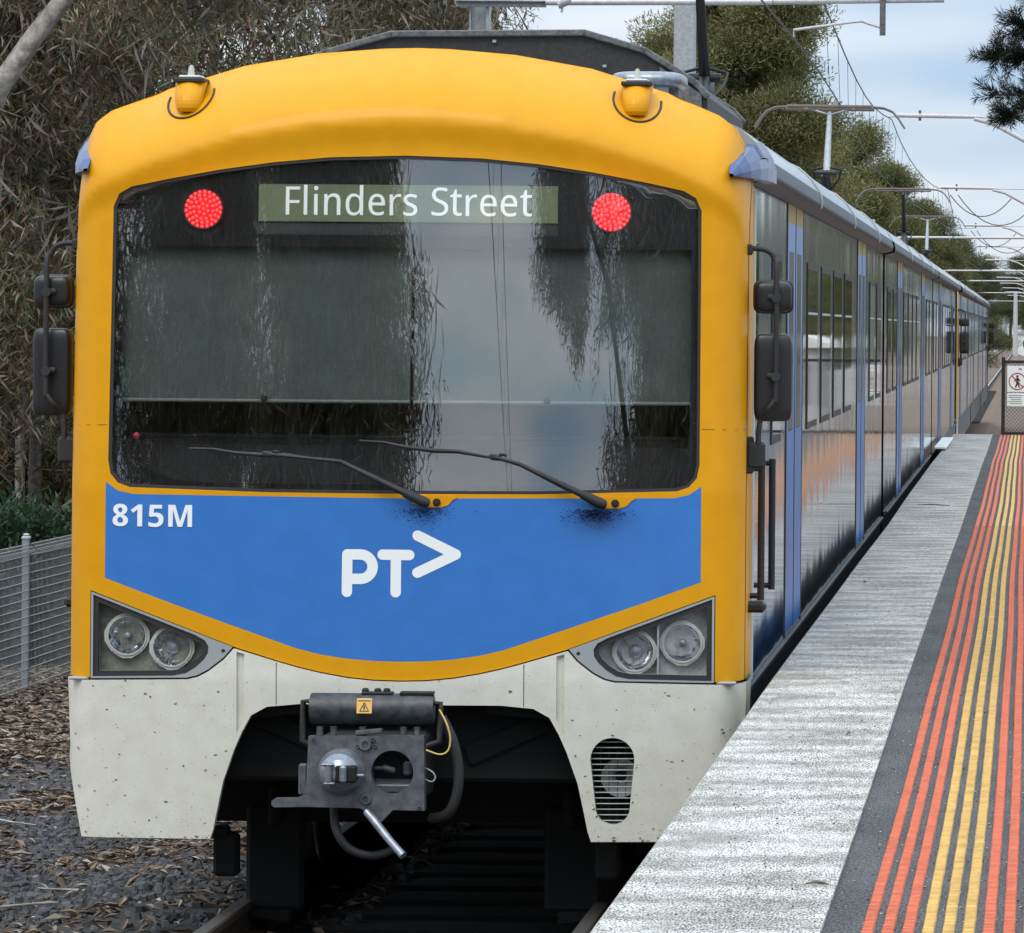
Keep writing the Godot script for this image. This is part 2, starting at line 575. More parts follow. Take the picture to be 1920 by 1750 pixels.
# ---------------------------------------------------------------- the train
const WINDSCREEN := [[0, 3.468], [0.342, 3.458], [0.6, 3.434], [0.84, 3.40], [1.08, 3.356], [1.25, 3.32], [1.306, 3.288], [1.332, 3.23], [1.336, 2.08], [1.324, 2.02], [1.289, 1.98], [1.235, 1.961], [0.6, 1.944], [0, 1.942]]
const BLUE_FRONT := [[0, 1.922], [1.22, 1.93], [1.29, 1.945], [1.345, 1.984], [1.346, 1.55], [1.08, 1.453], [0.72, 1.328], [0.468, 1.242], [0.36, 1.216], [0.24, 1.198], [0.12, 1.189], [0, 1.186]]
const YELLOW_LOW := [[1.535, 1.10], [1.412, 1.10], [1.412, 1.494], [0.744, 1.244], [0.558, 1.188], [0.46, 1.161], [0.36, 1.138], [0.24, 1.117], [0.12, 1.105], [0, 1.102]]
const HEADLIGHT := [[1.408, 1.488], [0.758, 1.246], [0.80, 1.197], [0.87, 1.142], [0.92, 1.116], [0.965, 1.105], [1.408, 1.096]]
const WHITE_FRONT := [[0, 1.096], [0.12, 1.099], [0.24, 1.111], [0.36, 1.132], [0.46, 1.155], [0.558, 1.182], [0.744, 1.237], [0.753, 1.238], [0.795, 1.19], [0.866, 1.135], [0.915, 1.109], [0.962, 1.097], [1.40, 1.088], [1.545, 1.088], [1.535, 0.745], [1.455, 0.375], [0.86, 0.375], [0.845, 0.42], [0.828, 0.505], [0.80, 0.637], [0.75, 0.78], [0.715, 0.86], [0.672, 0.938], [0.60, 0.978], [0.455, 0.992], [0, 0.992]]
const ROOF_PROFILE := [[1.518, 3.375], [1.60, 3.395], [1.607, 3.43], [1.595, 3.49], [1.55, 3.56], [1.47, 3.63], [1.30, 3.705], [1.1, 3.77], [0.8, 3.855], [0.4, 3.915], [0.0, 3.93]]

var car_meshes := {}

func ellipse(at: Vector2, rx: float, ry: float, n := 28) -> PackedVector2Array:
	var p := PackedVector2Array()
	for k in n:
		p.append(at + Vector2(cos(TAU * k / n) * rx, sin(TAU * k / n) * ry))
	return p

func plate(g: Geo, outer: PackedVector2Array, holes: Array, z0: float, z1: float, cell := 0.05) -> void:   # a flat plate with holes
	var lo := outer[0]
	var hi := outer[0]
	for p in outer:
		lo = Vector2(minf(lo.x, p.x), minf(lo.y, p.y))
		hi = Vector2(maxf(hi.x, p.x), maxf(hi.y, p.y))
	for ix in int((hi.x - lo.x) / cell) + 1:
		for iy in int((hi.y - lo.y) / cell) + 1:
			var a := lo + Vector2(ix, iy) * cell
			var pieces: Array = Geometry2D.intersect_polygons(outer, PackedVector2Array([a, a + Vector2(cell, 0), a + Vector2(cell, cell), a + Vector2(0, cell)]))
			for h in holes:
				var next := []
				for q in pieces:
					next.append_array(Geometry2D.clip_polygons(q, h))
				pieces = next
			for q in pieces:
				var t := triangles(q)
				for k in range(0, t.size(), 3):
					var u: Vector2 = q[t[k]]
					var w: Vector2 = q[t[k + 1]]
					var s: Vector2 = q[t[k + 2]]
					if (w - u).cross(s - u) < 0:
						var swap := w
						w = s
						s = swap
					g.tri(Vector3(u.x, u.y, z1), Vector3(w.x, w.y, z1), Vector3(s.x, s.y, z1))
	var loops := [outer]
	for h in holes:
		var b: PackedVector2Array = h.duplicate()
		if not Geometry2D.is_polygon_clockwise(b):
			b.reverse()
		loops.append(b)
	for l in loops:
		for k in l.size():
			var a: Vector2 = l[k]
			var b: Vector2 = l[(k + 1) % l.size()]
			g.quad(Vector3(a.x, a.y, z0), Vector3(b.x, b.y, z0), Vector3(b.x, b.y, z1), Vector3(a.x, a.y, z1))

func front_shell(car: Node3D) -> void:   # the painted nose, shared by every driving car
	if not car_meshes.has("nose_yellow"):
		var half := []
		for k in range(ROOFLINE.size() - 1, -1, -1):
			half.append(ROOFLINE[k])
		half.append_array(YELLOW_LOW)
		var outline := mirrored(half)
		var g := Geo.new()
		sheet(g, outline, [mirrored(WINDSCREEN), mirrored(BLUE_FRONT)], 0.0, 0.028, 0.05, false)
		rim(g, poly_reversed(mirrored(WINDSCREEN)), 0.0, 0.04)
		# the painted sides of the nose, back to the seam with the body
		for k in outline.size():
			var a := outline[k]
			var b := outline[(k + 1) % outline.size()]
			if minf(absf(a.x), absf(b.x)) < 1.53 and minf(a.y, b.y) < 3.3:
				continue
			var n := maxi(1, int(a.distance_to(b) / 0.1))
			for s in n:
				var p := a.lerp(b, float(s) / n)
				var q := a.lerp(b, float(s + 1) / n)
				g.quad(Vector3(p.x, p.y, -0.8), Vector3(q.x, q.y, -0.8), Vector3(q.x, q.y, nose(q.x, q.y)), Vector3(p.x, p.y, nose(p.x, p.y)))
		car_meshes["nose_yellow"] = [g.mesh(), "nose_shell", M.yellow]
		g = Geo.new()
		sheet(g, mirrored(BLUE_FRONT), [], 0.0, 0.06, 0.0)
		car_meshes["nose_blue"] = [g.mesh(), "blue_panel", M.blue]
		g = Geo.new()
		var holes := [capsule_hole()]
		for s in [-1.0, 1.0]:
			holes.append(poly([[s * 0.5555, 0.987], [s * 0.5595, 0.987], [s * 0.5595, 1.178], [s * 0.5555, 1.178]]))
			holes.append(poly([[s * 0.703, 0.93], [s * 0.738, 0.86], [s * 0.738, 1.225], [s * 0.703, 1.215]]))
		sheet(g, mirrored(WHITE_FRONT), holes, 0.012, 0.05, 0.05)
		for s in [-1.0, 1.0]:
			sheet(g, poly([[s * 0.701, 0.88], [s * 0.74, 0.82], [s * 0.74, 1.23], [s * 0.701, 1.22]]), [], -0.006, 0.05, 0.0)
			var back := PackedVector2Array([Vector2(s * 1.545, 1.088), Vector2(s * 1.535, 0.745), Vector2(s * 1.455, 0.375)])
			for k in 2:
				var a := back[k]
				var b := back[k + 1]
				var q := [Vector3(a.x, a.y, nose(a.x, a.y)), Vector3(b.x, b.y, nose(b.x, b.y)), Vector3(b.x, b.y, -0.7), Vector3(a.x, a.y, -0.7)]
				if s > 0:
					g.quad(q[0], q[1], q[2], q[3])
				else:
					g.quad(q[3], q[2], q[1], q[0])
		car_meshes["nose_white"] = [g.mesh(), "white_apron", M.white]
		for s in [-1.0, 1.0]:
			g = Geo.new()
			sheet(g, poly([[s * 0.553, 0.99], [s * 0.562, 0.99], [s * 0.562, 1.18], [s * 0.553, 1.18]]), [], -0.03, 0.05, 0.0)
			car_meshes["nose_seam%d" % int(s)] = [g.mesh(), "seam", M.rubber]
			g = Geo.new()
			g.box(on_nose(s * 1.462, 1.094, 0.0), Vector3(0.09, 0.014, 0.05), Basis(), 0.004)
			car_meshes["nose_clip%d" % int(s)] = [g.mesh(), "corner_clip", M.grey_trim]
	for k in ["nose_yellow", "nose_blue", "nose_white", "nose_seam-1", "nose_seam1", "nose_clip-1", "nose_clip1"]:
		put(car_meshes[k][0], car_meshes[k][1], car_meshes[k][2], car)

func poly_reversed(p: PackedVector2Array) -> PackedVector2Array:
	var q := p.duplicate()
	q.reverse()
	return q

func capsule_hole() -> PackedVector2Array:
	var p := PackedVector2Array()
	for k in 15:
		var a := PI * k / 14
		p.append(Vector2(0.955 + 0.099 * cos(a), 0.748 + 0.1 * sin(a)))
	for k in 15:
		var a := PI + PI * k / 14
		p.append(Vector2(0.957 + 0.077 * cos(a), 0.532 + 0.078 * sin(a)))
	return p

func mirrors(car: Node3D) -> void:
	for s in [-1.0, 1.0]:
		var o := Node3D.new()
		o.name = "wing_mirror"
		car.add_child(o, true)
		o.position = Vector3(s * 1.53, 0, -0.42)
		var key := "mirror%d" % int(s)
		if not car_meshes.has(key):
			var a := Geo.new()
			var p := []
			for q in [[-0.02, 3.06], [0.05, 3.065], [0.10, 3.05], [0.128, 3.01], [0.135, 2.95], [0.135, 2.42], [0.128, 2.37], [0.10, 2.33], [0.068, 2.29], [0.058, 2.24], [0.056, 2.17]]:
				p.append(Vector3(s * q[0], q[1], 0.09 if q[1] < 3.0 and q[1] > 2.3 else 0.05))
			a.tube(bent(p, 4), 0.0125, 8)
			a.box(Vector3(s * 0.045, 2.12, 0.03), Vector3(0.085, 0.12, 0.06), Basis(), 0.012)
			a.box(Vector3(s * 0.01, 2.12, 0.03), Vector3(0.05, 0.17, 0.05), Basis(), 0.008)
			a.box(Vector3(s * 0.0, 3.06, 0.05), Vector3(0.05, 0.05, 0.05), Basis(), 0.008)
			for y in [2.84, 2.48]:
				a.tube([Vector3(s * 0.135, y, 0.11), Vector3(s * 0.135, y, 0.03)], 0.022, 10)
				a.tube([Vector3(s * 0.135, y, 0.085), Vector3(s * 0.10, y + 0.004, 0.07)], 0.016, 8)
			var b := Geo.new()
			b.pillow(Vector3(s * 0.117, 2.845, 0.02), Vector3(0.172, 0.142, 0.10), Basis(Vector3.UP, s * 0.1), 0.42, 0.5)
			b.pillow(Vector3(s * 0.117, 2.845, -0.012), Vector3(0.186, 0.156, 0.022), Basis(Vector3.UP, s * 0.1), 0.4, 0.3)
			var c := Geo.new()
			c.pillow(Vector3(s * 0.118, 2.475, 0.005), Vector3(0.174, 0.402, 0.10), Basis(Vector3.UP, s * 0.1), 0.25, 0.35)
			car_meshes[key] = [a.mesh(), b.mesh(), c.mesh()]
		put(car_meshes[key][0], "arm", M.rubber, o)
		put(car_meshes[key][1], "small_mirror", M.mirror_plastic, o)
		put(car_meshes[key][2], "large_mirror", M.mirror_plastic, o)

func front_details(car: Node3D) -> void:
	# ---- windscreen
	var ws := mirrored(WINDSCREEN)
	var inner: PackedVector2Array = Geometry2D.offset_polygon(ws, -0.014)[0]
	var g := Geo.new()
	sheet(g, ws, [inner], -0.004, 0.05, 0.02)
	part(g, "windscreen_seal", M.rubber, car)
	var glass := Node3D.new()
	glass.name = "windscreen"
	car.add_child(glass)
	for off in [-0.010, -0.014, -0.018, -0.022, -0.026, -0.030]:   # laminated plies, plus extra faces added to strengthen the sky's reflection
		g = Geo.new()
		sheet(g, inner, [], off, 0.06, 0.0)
		part(g, "pane", M.pane, glass)
	var clear := poly([[-1.285, 3.052], [1.285, 3.052], [1.29, 2.6], [1.285, 2.12], [1.25, 2.085], [1.05, 2.0], [0.9, 1.985], [-0.9, 1.985], [-1.05, 2.0], [-1.25, 2.085], [-1.285, 2.12], [-1.29, 2.6]])
	g = Geo.new()
	sheet(g, inner, [clear], -0.045, 0.06, 0.01)
	part(g, "black_border", M.frit, glass)
	# ---- destination sign behind the glass
	var sign_box := Node3D.new()
	sign_box.name = "destination_sign"
	car.add_child(sign_box)
	g = Geo.new()
	sheet(g, poly([[-0.672, 3.168], [0.682, 3.168], [0.682, 3.336], [-0.672, 3.336]]), [], -0.035, 0.06, 0.008)
	part(g, "screen", M.screen, sign_box)
	g = Geo.new()
	sheet(g, poly([[-0.68, 3.108], [0.684, 3.108], [0.684, 3.158], [-0.68, 3.158]]), [], -0.038, 0.06, 0.006)
	part(g, "ledge", M.cab, sign_box)
	put(lettering("Flinders Street", false, Vector2(-0.548, 3.196), Vector2(0.566, 3.334), 0.003, -0.034, true), "lettering", M.sign_text, sign_box)
	# ---- red lamps, each a field of small diodes
	for s in [-1.0, 1.0]:
		var lamp := Node3D.new()
		lamp.name = "red_lamp"
		car.add_child(lamp, true)
		var c := Vector2(s * 0.924, 3.221)
		lamp.position = on_nose(c.x, c.y, -0.034)
		lamp.quaternion = Quaternion(Vector3.BACK, nose_normal(c.x, c.y))
		g = Geo.new()
		g.lathe([Vector2(0.094, -0.01), Vector2(0.094, 0.006), Vector2(0.088, 0.006)], Transform3D(Basis(Vector3.RIGHT, PI / 2), Vector3.ZERO), 28)
		part(g, "bezel", M.rubber, lamp)
		g = Geo.new()
		g.lathe([Vector2(0.0885, 0.0), Vector2(0.06, 0.002), Vector2(0.0, 0.003)], Transform3D(Basis(Vector3.RIGHT, PI / 2), Vector3.ZERO), 28)
		part(g, "lens", M.red_lens, lamp)
		for ring in [[0.0, 1], [0.0225, 6], [0.045, 12], [0.0625, 16], [0.079, 22]]:
			for k in ring[1]:
				var a: float = TAU * k / ring[1] + ring[0] * 30
				g = Geo.new()
				g.lathe([Vector2(0.0076, 0.0), Vector2(0.0066, 0.005), Vector2(0.0, 0.008)], Transform3D(Basis(Vector3.RIGHT, PI / 2), Vector3(cos(a) * ring[0], sin(a) * ring[0], 0.002)), 8)
				part(g, "diode", M.red_dot, lamp)
		var glow := OmniLight3D.new()
		glow.name = "red_lamp_glow"
		glow.light_color = Color(1.0, 0.06, 0.08)
		glow.light_energy = 0.012
		glow.light_size = 0.08
		glow.omni_range = 40
		glow.omni_attenuation = 2
		glow.shadow_enabled = true
		glow.position = Vector3(0, 0, 0.09)
		lamp.add_child(glow)
	# ---- the cab seen through the glass
	for s in [[-1.305, 0.020], [0.036, 1.305]]:
		var blind := Node3D.new()
		blind.name = "sun_blind"
		car.add_child(blind, true)
		g = Geo.new()
		sheet(g, poly([[s[0], 2.356], [s[1], 2.356], [s[1], 3.10], [s[0], 3.10]]), [], -0.10, 0.06, 0.006)
		part(g, "cloth", M.blind, blind)
		g = Geo.new()
		var bar := []
		for k in 9:
			bar.append(on_nose(lerpf(s[0], s[1], k / 8.0), 2.354, -0.098))
		g.tube(bar, 0.009, 6)
		part(g, "bottom_bar", M.blind_bar, blind)
		g = Geo.new()
		g.box(on_nose(-0.64 if s[0] < 0 else 0.64, 2.366, -0.085), Vector3(0.03, 0.035, 0.02), Basis(), 0.008)
		part(g, "clip", M.rubber, blind)
	g = Geo.new()
	g.box(Vector3(0, 2.04, -0.62), Vector3(2.7, 0.28, 0.5), Basis(), 0.03)
	g.box(Vector3(0, 2.19, -0.44), Vector3(2.6, 0.02, 0.08), Basis(), 0.005)
	g.box(Vector3(0.55, 2.27, -0.8), Vector3(0.6, 0.2, 0.1), Basis(), 0.02)
	part(g, "driver_desk", M.desk, car)
	g = Geo.new()
	g.box(Vector3(0, 2.2, -1.45), Vector3(2.98, 2.5, 0.05))
	g.box(Vector3(0, 0.97, -0.95), Vector3(2.8, 0.04, 0.95))
	g.box(Vector3(0, 3.5, -0.85), Vector3(2.6, 0.03, 1.1))
	for s in [-1.0, 1.0]:
		g.box(Vector3(s * 1.47, 2.2, -0.95), Vector3(0.03, 2.5, 0.95))
	part(g, "cab_lining", M.cab, car)
	g = Geo.new()
	g.lathe([Vector2(0.016, -0.01), Vector2(0.014, 0.008), Vector2(0.0, 0.014)], Transform3D(Basis(Vector3.RIGHT, PI / 2), on_nose(-1.22, 2.192, -0.07)), 12)
	part(g, "red_button", M.red_knob, car)
	# ---- wipers
	for w in [[Vector2(0.102, 1.91), Vector2(-0.271, 2.087), Vector2(-0.60, 2.117), Vector2(-0.968, 2.139), Vector2(-0.30, 2.093), 0.155], [Vector2(0.894, 1.909), Vector2(0.533, 2.082), Vector2(0.42, 2.112), Vector2(-0.193, 2.181), Vector2(0.47, 2.105), 0.955]]:
		var o := Node3D.new()
		o.name = "wiper"
		car.add_child(o, true)
		var piv: Vector2 = w[0]
		g = Geo.new()
		var x0: float = w[5]
		sheet(g, poly([[x0 - 0.13, 1.926], [x0 - 0.10, 1.90], [x0 - 0.06, 1.884], [x0 + 0.02, 1.882], [x0 + 0.055, 1.892], [x0 + 0.075, 1.915], [x0 + 0.095, 1.926], [x0 + 0.095, 1.934], [x0 - 0.13, 1.934]]), [], 0.006, 0.05, 0.006)
		part(g, "mount", M.yellow, o)
		g = Geo.new()
		g.tube([on_nose(x0 + 0.005, 1.906, 0.004), on_nose(x0 + 0.005, 1.906, 0.03)], 0.011, 8)
		g.tube([on_nose(x0 + 0.005, 1.906, 0.005), on_nose(x0 + 0.005, 1.906, 0.012)], 0.018, 10)
		part(g, "bolt", M.dark_steel, o)
		g = Geo.new()
		var elbow: Vector2 = w[1]
		var clip: Vector2 = w[2]
		var mid := piv.lerp(elbow, 0.22)
		g.tube([on_nose(piv.x + 0.02, piv.y - 0.008, 0.035), on_nose(piv.x, piv.y, 0.05), on_nose(mid.x, mid.y, 0.05)], [0.022, 0.025, 0.02], 8)
		g.tube([on_nose(mid.x, mid.y, 0.05), on_nose(piv.lerp(elbow, 0.6).x, piv.lerp(elbow, 0.6).y, 0.055), on_nose(elbow.x, elbow.y, 0.05), on_nose(clip.x, clip.y, 0.04)], [0.016, 0.013, 0.009, 0.007], 6)
		part(g, "arm", M.rubber, o)
		g = Geo.new()
		var b0: Vector2 = w[3]
		var b1: Vector2 = w[4]
		var line := []
		for k in 7:
			var p := b0.lerp(b1, k / 6.0)
			line.append(on_nose(p.x, p.y + 0.006 * sin(k * 1.9), 0.02))
		g.tube(line, [0.003, 0.006, 0.008, 0.0095, 0.008, 0.006, 0.003], 6)
		g.box(on_nose(clip.x, clip.y, 0.03), Vector3(0.05, 0.025, 0.03), Basis(Vector3.BACK, -0.1), 0.006)
		g.box(on_nose(clip.x + 0.035, clip.y + 0.012, 0.032), Vector3(0.03, 0.01, 0.02), Basis(Vector3.BACK, -0.1), 0.003)
		part(g, "blade", M.rubber, o)
	# ---- lettering and emblem on the blue
	put(lettering("815M", true, Vector2(-1.312, 1.782), Vector2(-0.947, 1.885), 0.002, 0.001, true), "number", M.lettering, car)
	g = Geo.new()
	var stem: PackedVector2Array = stroke(PackedVector2Array([Vector2(-0.241, 1.668), Vector2(-0.242, 1.499)]), 0.0235, Geometry2D.END_ROUND)
	var bowl := PackedVector2Array([Vector2(-0.236, 1.668)])
	for k in 13:
		var a := PI / 2 - PI * k / 12
		bowl.append(Vector2(-0.182 + 0.0555 * cos(a), 1.613 + 0.055 * sin(a)))
	bowl.append(Vector2(-0.24, 1.558))
	var strokes: Array = Geometry2D.merge_polygons(stem, stroke(bowl, 0.0235, Geometry2D.END_BUTT))
	emblem(g, strokes)
	part(g, "letter", M.lettering, car)
	g = Geo.new()
	var bar2: PackedVector2Array = stroke(PackedVector2Array([Vector2(-0.082, 1.668), Vector2(0.038, 1.667)]), 0.0235, Geometry2D.END_ROUND)
	var post: PackedVector2Array = stroke(PackedVector2Array([Vector2(-0.022, 1.665), Vector2(-0.022, 1.499)]), 0.0235, Geometry2D.END_ROUND)
	emblem(g, Geometry2D.merge_polygons(bar2, post))
	part(g, "letter", M.lettering, car)
	g = Geo.new()
	emblem(g, [stroke(PackedVector2Array([Vector2(0.075, 1.755), Vector2(0.247, 1.671), Vector2(0.075, 1.588)]), 0.0235, Geometry2D.END_ROUND)])
	part(g, "arrow_emblem", M.lettering, car)
	# ---- spatter on the apron and soot round the wiper spindles
	rng.seed = 4242
	var dot := Geo.new()
	for k in 5:
		var a0 := TAU * k / 5
		var a1 := TAU * (k + 1) / 5
		dot.tri(Vector3(0, 0, 0.0006), Vector3(cos(a0), sin(a0) * 0.7, 0.0), Vector3(cos(a1), sin(a1) * 0.7, 0.0))
	var speck := dot.mesh(true)
	var spots := []
	var shades := []
	var apron := mirrored(WHITE_FRONT)
	var louvre := capsule_hole()
	while spots.size() < 420:
		var q := Vector2(rng.randf_range(-1.5, 1.5), 0.38 + 0.85 * pow(rng.randf(), 2.2))
		if not Geometry2D.is_point_in_polygon(q, apron) or Geometry2D.is_point_in_polygon(q, louvre) or absf(absf(q.x) - 0.72) < 0.03:
			continue
		var r := 0.0016 + 0.0055 * pow(rng.randf(), 5.0)
		spots.append(Transform3D(Basis(Quaternion(Vector3.BACK, nose_normal(q.x, q.y))) * Basis(Vector3.BACK, rng.randf() * TAU).scaled(Vector3(r * rng.randf_range(1, 2), r, 1)), on_nose(q.x, q.y, 0.0135)))
		var b := rng.randf_range(0.5, 1.4)
		shades.append(Color(0.23 * b, 0.185 * b, 0.125 * b))
	for c in [Vector2(0.09, 1.88), Vector2(0.88, 1.88)]:
		for k in 420:
			var q := Vector2(c.x + rng.randfn(0.0, 0.06), c.y - absf(rng.randfn(0, 0.03)))
			if q.y > 1.915:
				continue
			var r := 0.0007 + 0.0009 * rng.randf()
			spots.append(Transform3D(Basis(Quaternion(Vector3.BACK, nose_normal(q.x, q.y))).scaled(Vector3(r * 2, r * 2, 1)), on_nose(q.x, q.y, 0.0015)))
			shades.append(Color(0.02, 0.075, 0.22))
	scatter(speck, M.litter, "dirt_specks", spots, car, shades)
	for s in [-1.0, 1.0]:
		g = Geo.new()
		sheet(g, poly([[s * 1.345, 2.240], [s * 1.533, 2.236], [s * 1.533, 2.2395], [s * 1.345, 2.2432]]), [], 0.0009, 0.05, 0.0)
		part(g, "panel_joint", M.joint, car)
	# ---- headlights
	for s in [-1.0, 1.0]:
		var o := Node3D.new()
		o.name = "headlight"
		car.add_child(o, true)
		var shape := poly(HEADLIGHT, s < 0)
		var a := poly([[1.398, 1.474], [0.93, 1.298], [0.885, 1.274], [0.868, 1.247], [0.870, 1.216], [0.888, 1.187], [0.925, 1.152], [0.97, 1.124], [1.03, 1.112], [1.398, 1.104]], s < 0)
		var b: PackedVector2Array = Geometry2D.offset_polygon(a, -0.024)[0]
		g = Geo.new()
		sheet(g, shape, [a], 0.003, 0.05, 0.03)
		part(g, "frame", M.grey_trim, o)
		g = Geo.new()
		g.tube([on_nose(s * 0.80, 1.228, -0.002), on_nose(s * 0.80, 1.228, 0.004)], 0.009, 10)
		part(g, "screw", M.rubber, o)
		g = Geo.new()
		sheet(g, a, [b], -0.006, 0.05, 0.02)
		part(g, "gasket", M.rubber, o)
		g = Geo.new()
		sheet(g, a, [], -0.085, 0.06, 0.0)
		rim(g, poly_reversed(b), -0.012, 0.085)
		part(g, "lamp_bed", M.lamp_bed_pale if s > 0 else M.lamp_bed, o)
		if s > 0:
			g = Geo.new()
			g.box(on_nose(1.155, 1.235, -0.05), Vector3(0.008, 0.24, 0.06))
			part(g, "divider", M.grey_trim, o)
		for c in ([Vector2(1.262, 1.274), Vector2(1.05, 1.234)] if s > 0 else [Vector2(-1.25, 1.288), Vector2(-1.043, 1.238)]):
			var lamp := Node3D.new()
			lamp.name = "lamp"
			o.add_child(lamp, true)
			lamp.position = on_nose(c.x, c.y, -0.055)
			var tw := Transform3D(Basis(Vector3.RIGHT, PI / 2), lamp.position)
			lamp.position = Vector3.ZERO
			g = Geo.new()
			var oct := PackedVector2Array()
			for k in 16:
				var an := TAU * (k + 0.5) / 16
				oct.append(Vector2(c.x, c.y) + Vector2(cos(an), sin(an)) * (0.104 if k % 4 in [0, 3] else 0.099))
			plate(g, oct, [ellipse(c, 0.086, 0.086)], tw.origin.z - 0.02, tw.origin.z + 0.008, 0.06)
			# one mesh for the ring, its rim and its screws
			g.lathe([Vector2(0.090, 0.008), Vector2(0.090, 0.014), Vector2(0.084, 0.014), Vector2(0.083, 0.0)], tw, 32)
			for k in 4:
				var an := PI / 4 + PI / 2 * k
				g.tube([Vector3(c.x + cos(an) * 0.095, c.y + sin(an) * 0.095, tw.origin.z + 0.008), Vector3(c.x + cos(an) * 0.095, c.y + sin(an) * 0.095, tw.origin.z + 0.012)], 0.005, 6)
			part(g, "ring", M.bezel, o)
			g = Geo.new()
			var near_outer: bool = absf(c.x) > 1.15
			# a faceted bowl: each facet throws back another piece of the surroundings
			var fr := RandomNumberGenerator.new()
			fr.seed = int(c.x * 1000)
			var bowl_rows := []
			for e in [[0.0845, 0.004], [0.068, -0.022], [0.045, -0.045], [0.02, -0.058], [0.004, -0.06]]:
				var row := []
				for k in 15:
					var an := TAU * k / 15
					row.append(tw.origin + Vector3(cos(an) * e[0], sin(an) * e[0], e[1] + (fr.randf_range(-0.007, 0.007) if e[0] < 0.08 else 0.0)))
				bowl_rows.append(row)
			for r in 4:
				for k in 15:
					g.quad(bowl_rows[r][k], bowl_rows[r][(k + 1) % 15], bowl_rows[r + 1][(k + 1) % 15], bowl_rows[r + 1][k])
			part(g, "reflector", M.reflector, o)
			g = Geo.new()
			if near_outer:
				g.lathe([Vector2(0.02, -0.05), Vector2(0.018, -0.02), Vector2(0.013, -0.004), Vector2(0.0, 0.0)], tw, 16)
				for k in [-1, 0, 1]:
					g.box(tw.origin + Vector3(k * 0.026, -0.03, -0.012), Vector3(0.003, 0.055, 0.01))
				g.box(tw.origin + Vector3(0, -0.058, -0.008), Vector3(0.075, 0.003, 0.01))
			else:
				g.lathe([Vector2(0.034, -0.045), Vector2(0.032, -0.018), Vector2(0.02, -0.008), Vector2(0.0, -0.005)], tw, 18)
				for k in 3:
					var an := TAU * k / 3 + 0.3
					g.box(tw.origin + Vector3(cos(an) * 0.055, sin(an) * 0.055, -0.02), Vector3(0.05, 0.004, 0.006), Basis(Vector3.BACK, an))
			part(g, "bulb", M.bright_steel, o)
			g = Geo.new()
			g.lathe([Vector2(0.084, 0.006), Vector2(0.05, 0.016), Vector2(0.0, 0.02)], tw, 28)
			part(g, "lens", M.lens, o)
			lamp.free()
		g = Geo.new()
		sheet(g, a, [], -0.010, 0.06, 0.0)
		part(g, "cover", M.lens, o)
	# ---- grille with the horn behind it
	var gr := Node3D.new()
	gr.name = "horn_grille"
	car.add_child(gr)
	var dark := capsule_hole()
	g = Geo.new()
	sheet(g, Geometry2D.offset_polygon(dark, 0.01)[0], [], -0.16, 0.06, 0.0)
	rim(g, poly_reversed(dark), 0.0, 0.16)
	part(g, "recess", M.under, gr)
	g = Geo.new()
	g.lathe([Vector2(0.088, 0.035), Vector2(0.085, 0.03), Vector2(0.05, -0.01), Vector2(0.03, -0.05), Vector2(0.0, -0.06)], Transform3D(Basis(Vector3.RIGHT, PI / 2), on_nose(0.985, 0.66, -0.11)), 28)
	part(g, "horn", M.grey_trim, gr)
	for k in 15:
		var y := 0.47 + 0.0255 * k
		var w := 0.0
		for q in Geometry2D.intersect_polyline_with_polygon(PackedVector2Array([Vector2(0.8, y), Vector2(1.1, y)]), dark):
			w = q[0].distance_to(q[q.size() - 1])
		if w > 0.03:
			g = Geo.new()
			g.tube([on_nose(0.956 - w / 2, y, -0.02), on_nose(0.956, y, -0.018), on_nose(0.956 + w / 2, y, -0.02)], 0.0028, 5)
			part(g, "bar", M.bezel, gr)
	for x in [0.9, 0.9375, 0.975, 1.0125]:
		g = Geo.new()
		g.tube([on_nose(x, 0.47, -0.026), on_nose(x, 0.81, -0.026)], 0.0016, 4)
		part(g, "bar", M.dark_steel, gr)
	# ---- horn fairings on the brow
	for s in [-1.0, 1.0]:
		var o := Node3D.new()
		o.name = "roof_horn"
		car.add_child(o, true)
		var c := Vector2(s * 1.02, 3.725)
		g = Geo.new()
		var rows := []
		for k in 9:
			var f := k / 8.0
			var y := lerpf(3.665, 3.805, f)
			var r := lerpf(0.045, 0.072, sqrt(f))
			var row := []
			for q in 13:
				var an := PI * q / 12
				row.append(Vector3(c.x + cos(an) * r, y, nose(c.x, 3.665) + sin(an) * r * 1.15 - 0.02 - 0.10 * f * f))
			rows.append(row)
		for k in 8:
			for q in 12:
				g.quad(rows[k][q + 1], rows[k][q], rows[k + 1][q], rows[k + 1][q + 1])
		for q in range(1, 11):
			g.tri(rows[0][0], rows[0][q], rows[0][q + 1])
		part(g, "fairing", M.yellow, o)
		g = Geo.new()
		var top: Vector3 = rows[8][6]
		g.box(Vector3(c.x, 3.812, top.z - 0.075), Vector3(0.14, 0.02, 0.17), Basis(), 0.004)
		part(g, "gasket", M.rubber, o)
		g = Geo.new()
		g.box(Vector3(c.x, 3.828, top.z - 0.08), Vector3(0.10, 0.014, 0.15), Basis(), 0.006)
		g.tube([Vector3(c.x, 3.82, top.z - 0.06), Vector3(c.x, 3.85, top.z - 0.06), Vector3(c.x, 3.872, top.z - 0.063), Vector3(c.x, 3.882, top.z - 0.066)], [0.02, 0.0145, 0.0125, 0.006], 12)
		part(g, "aerial", M.horn_white, o)
		g = Geo.new()
		var ring := []
		for k in 25:
			var an := lerpf(PI * 0.93, PI * 2.07, k / 24.0)
			var x := c.x + 0.107 * cos(an)
			var y: float = 3.735 + 0.098 * sin(an) - s * cos(an) * 0.02
			ring.append(on_nose(x, y, 0.003))
		g.tube(ring, 0.0055, 6)
		part(g, "seal", M.rubber, o)
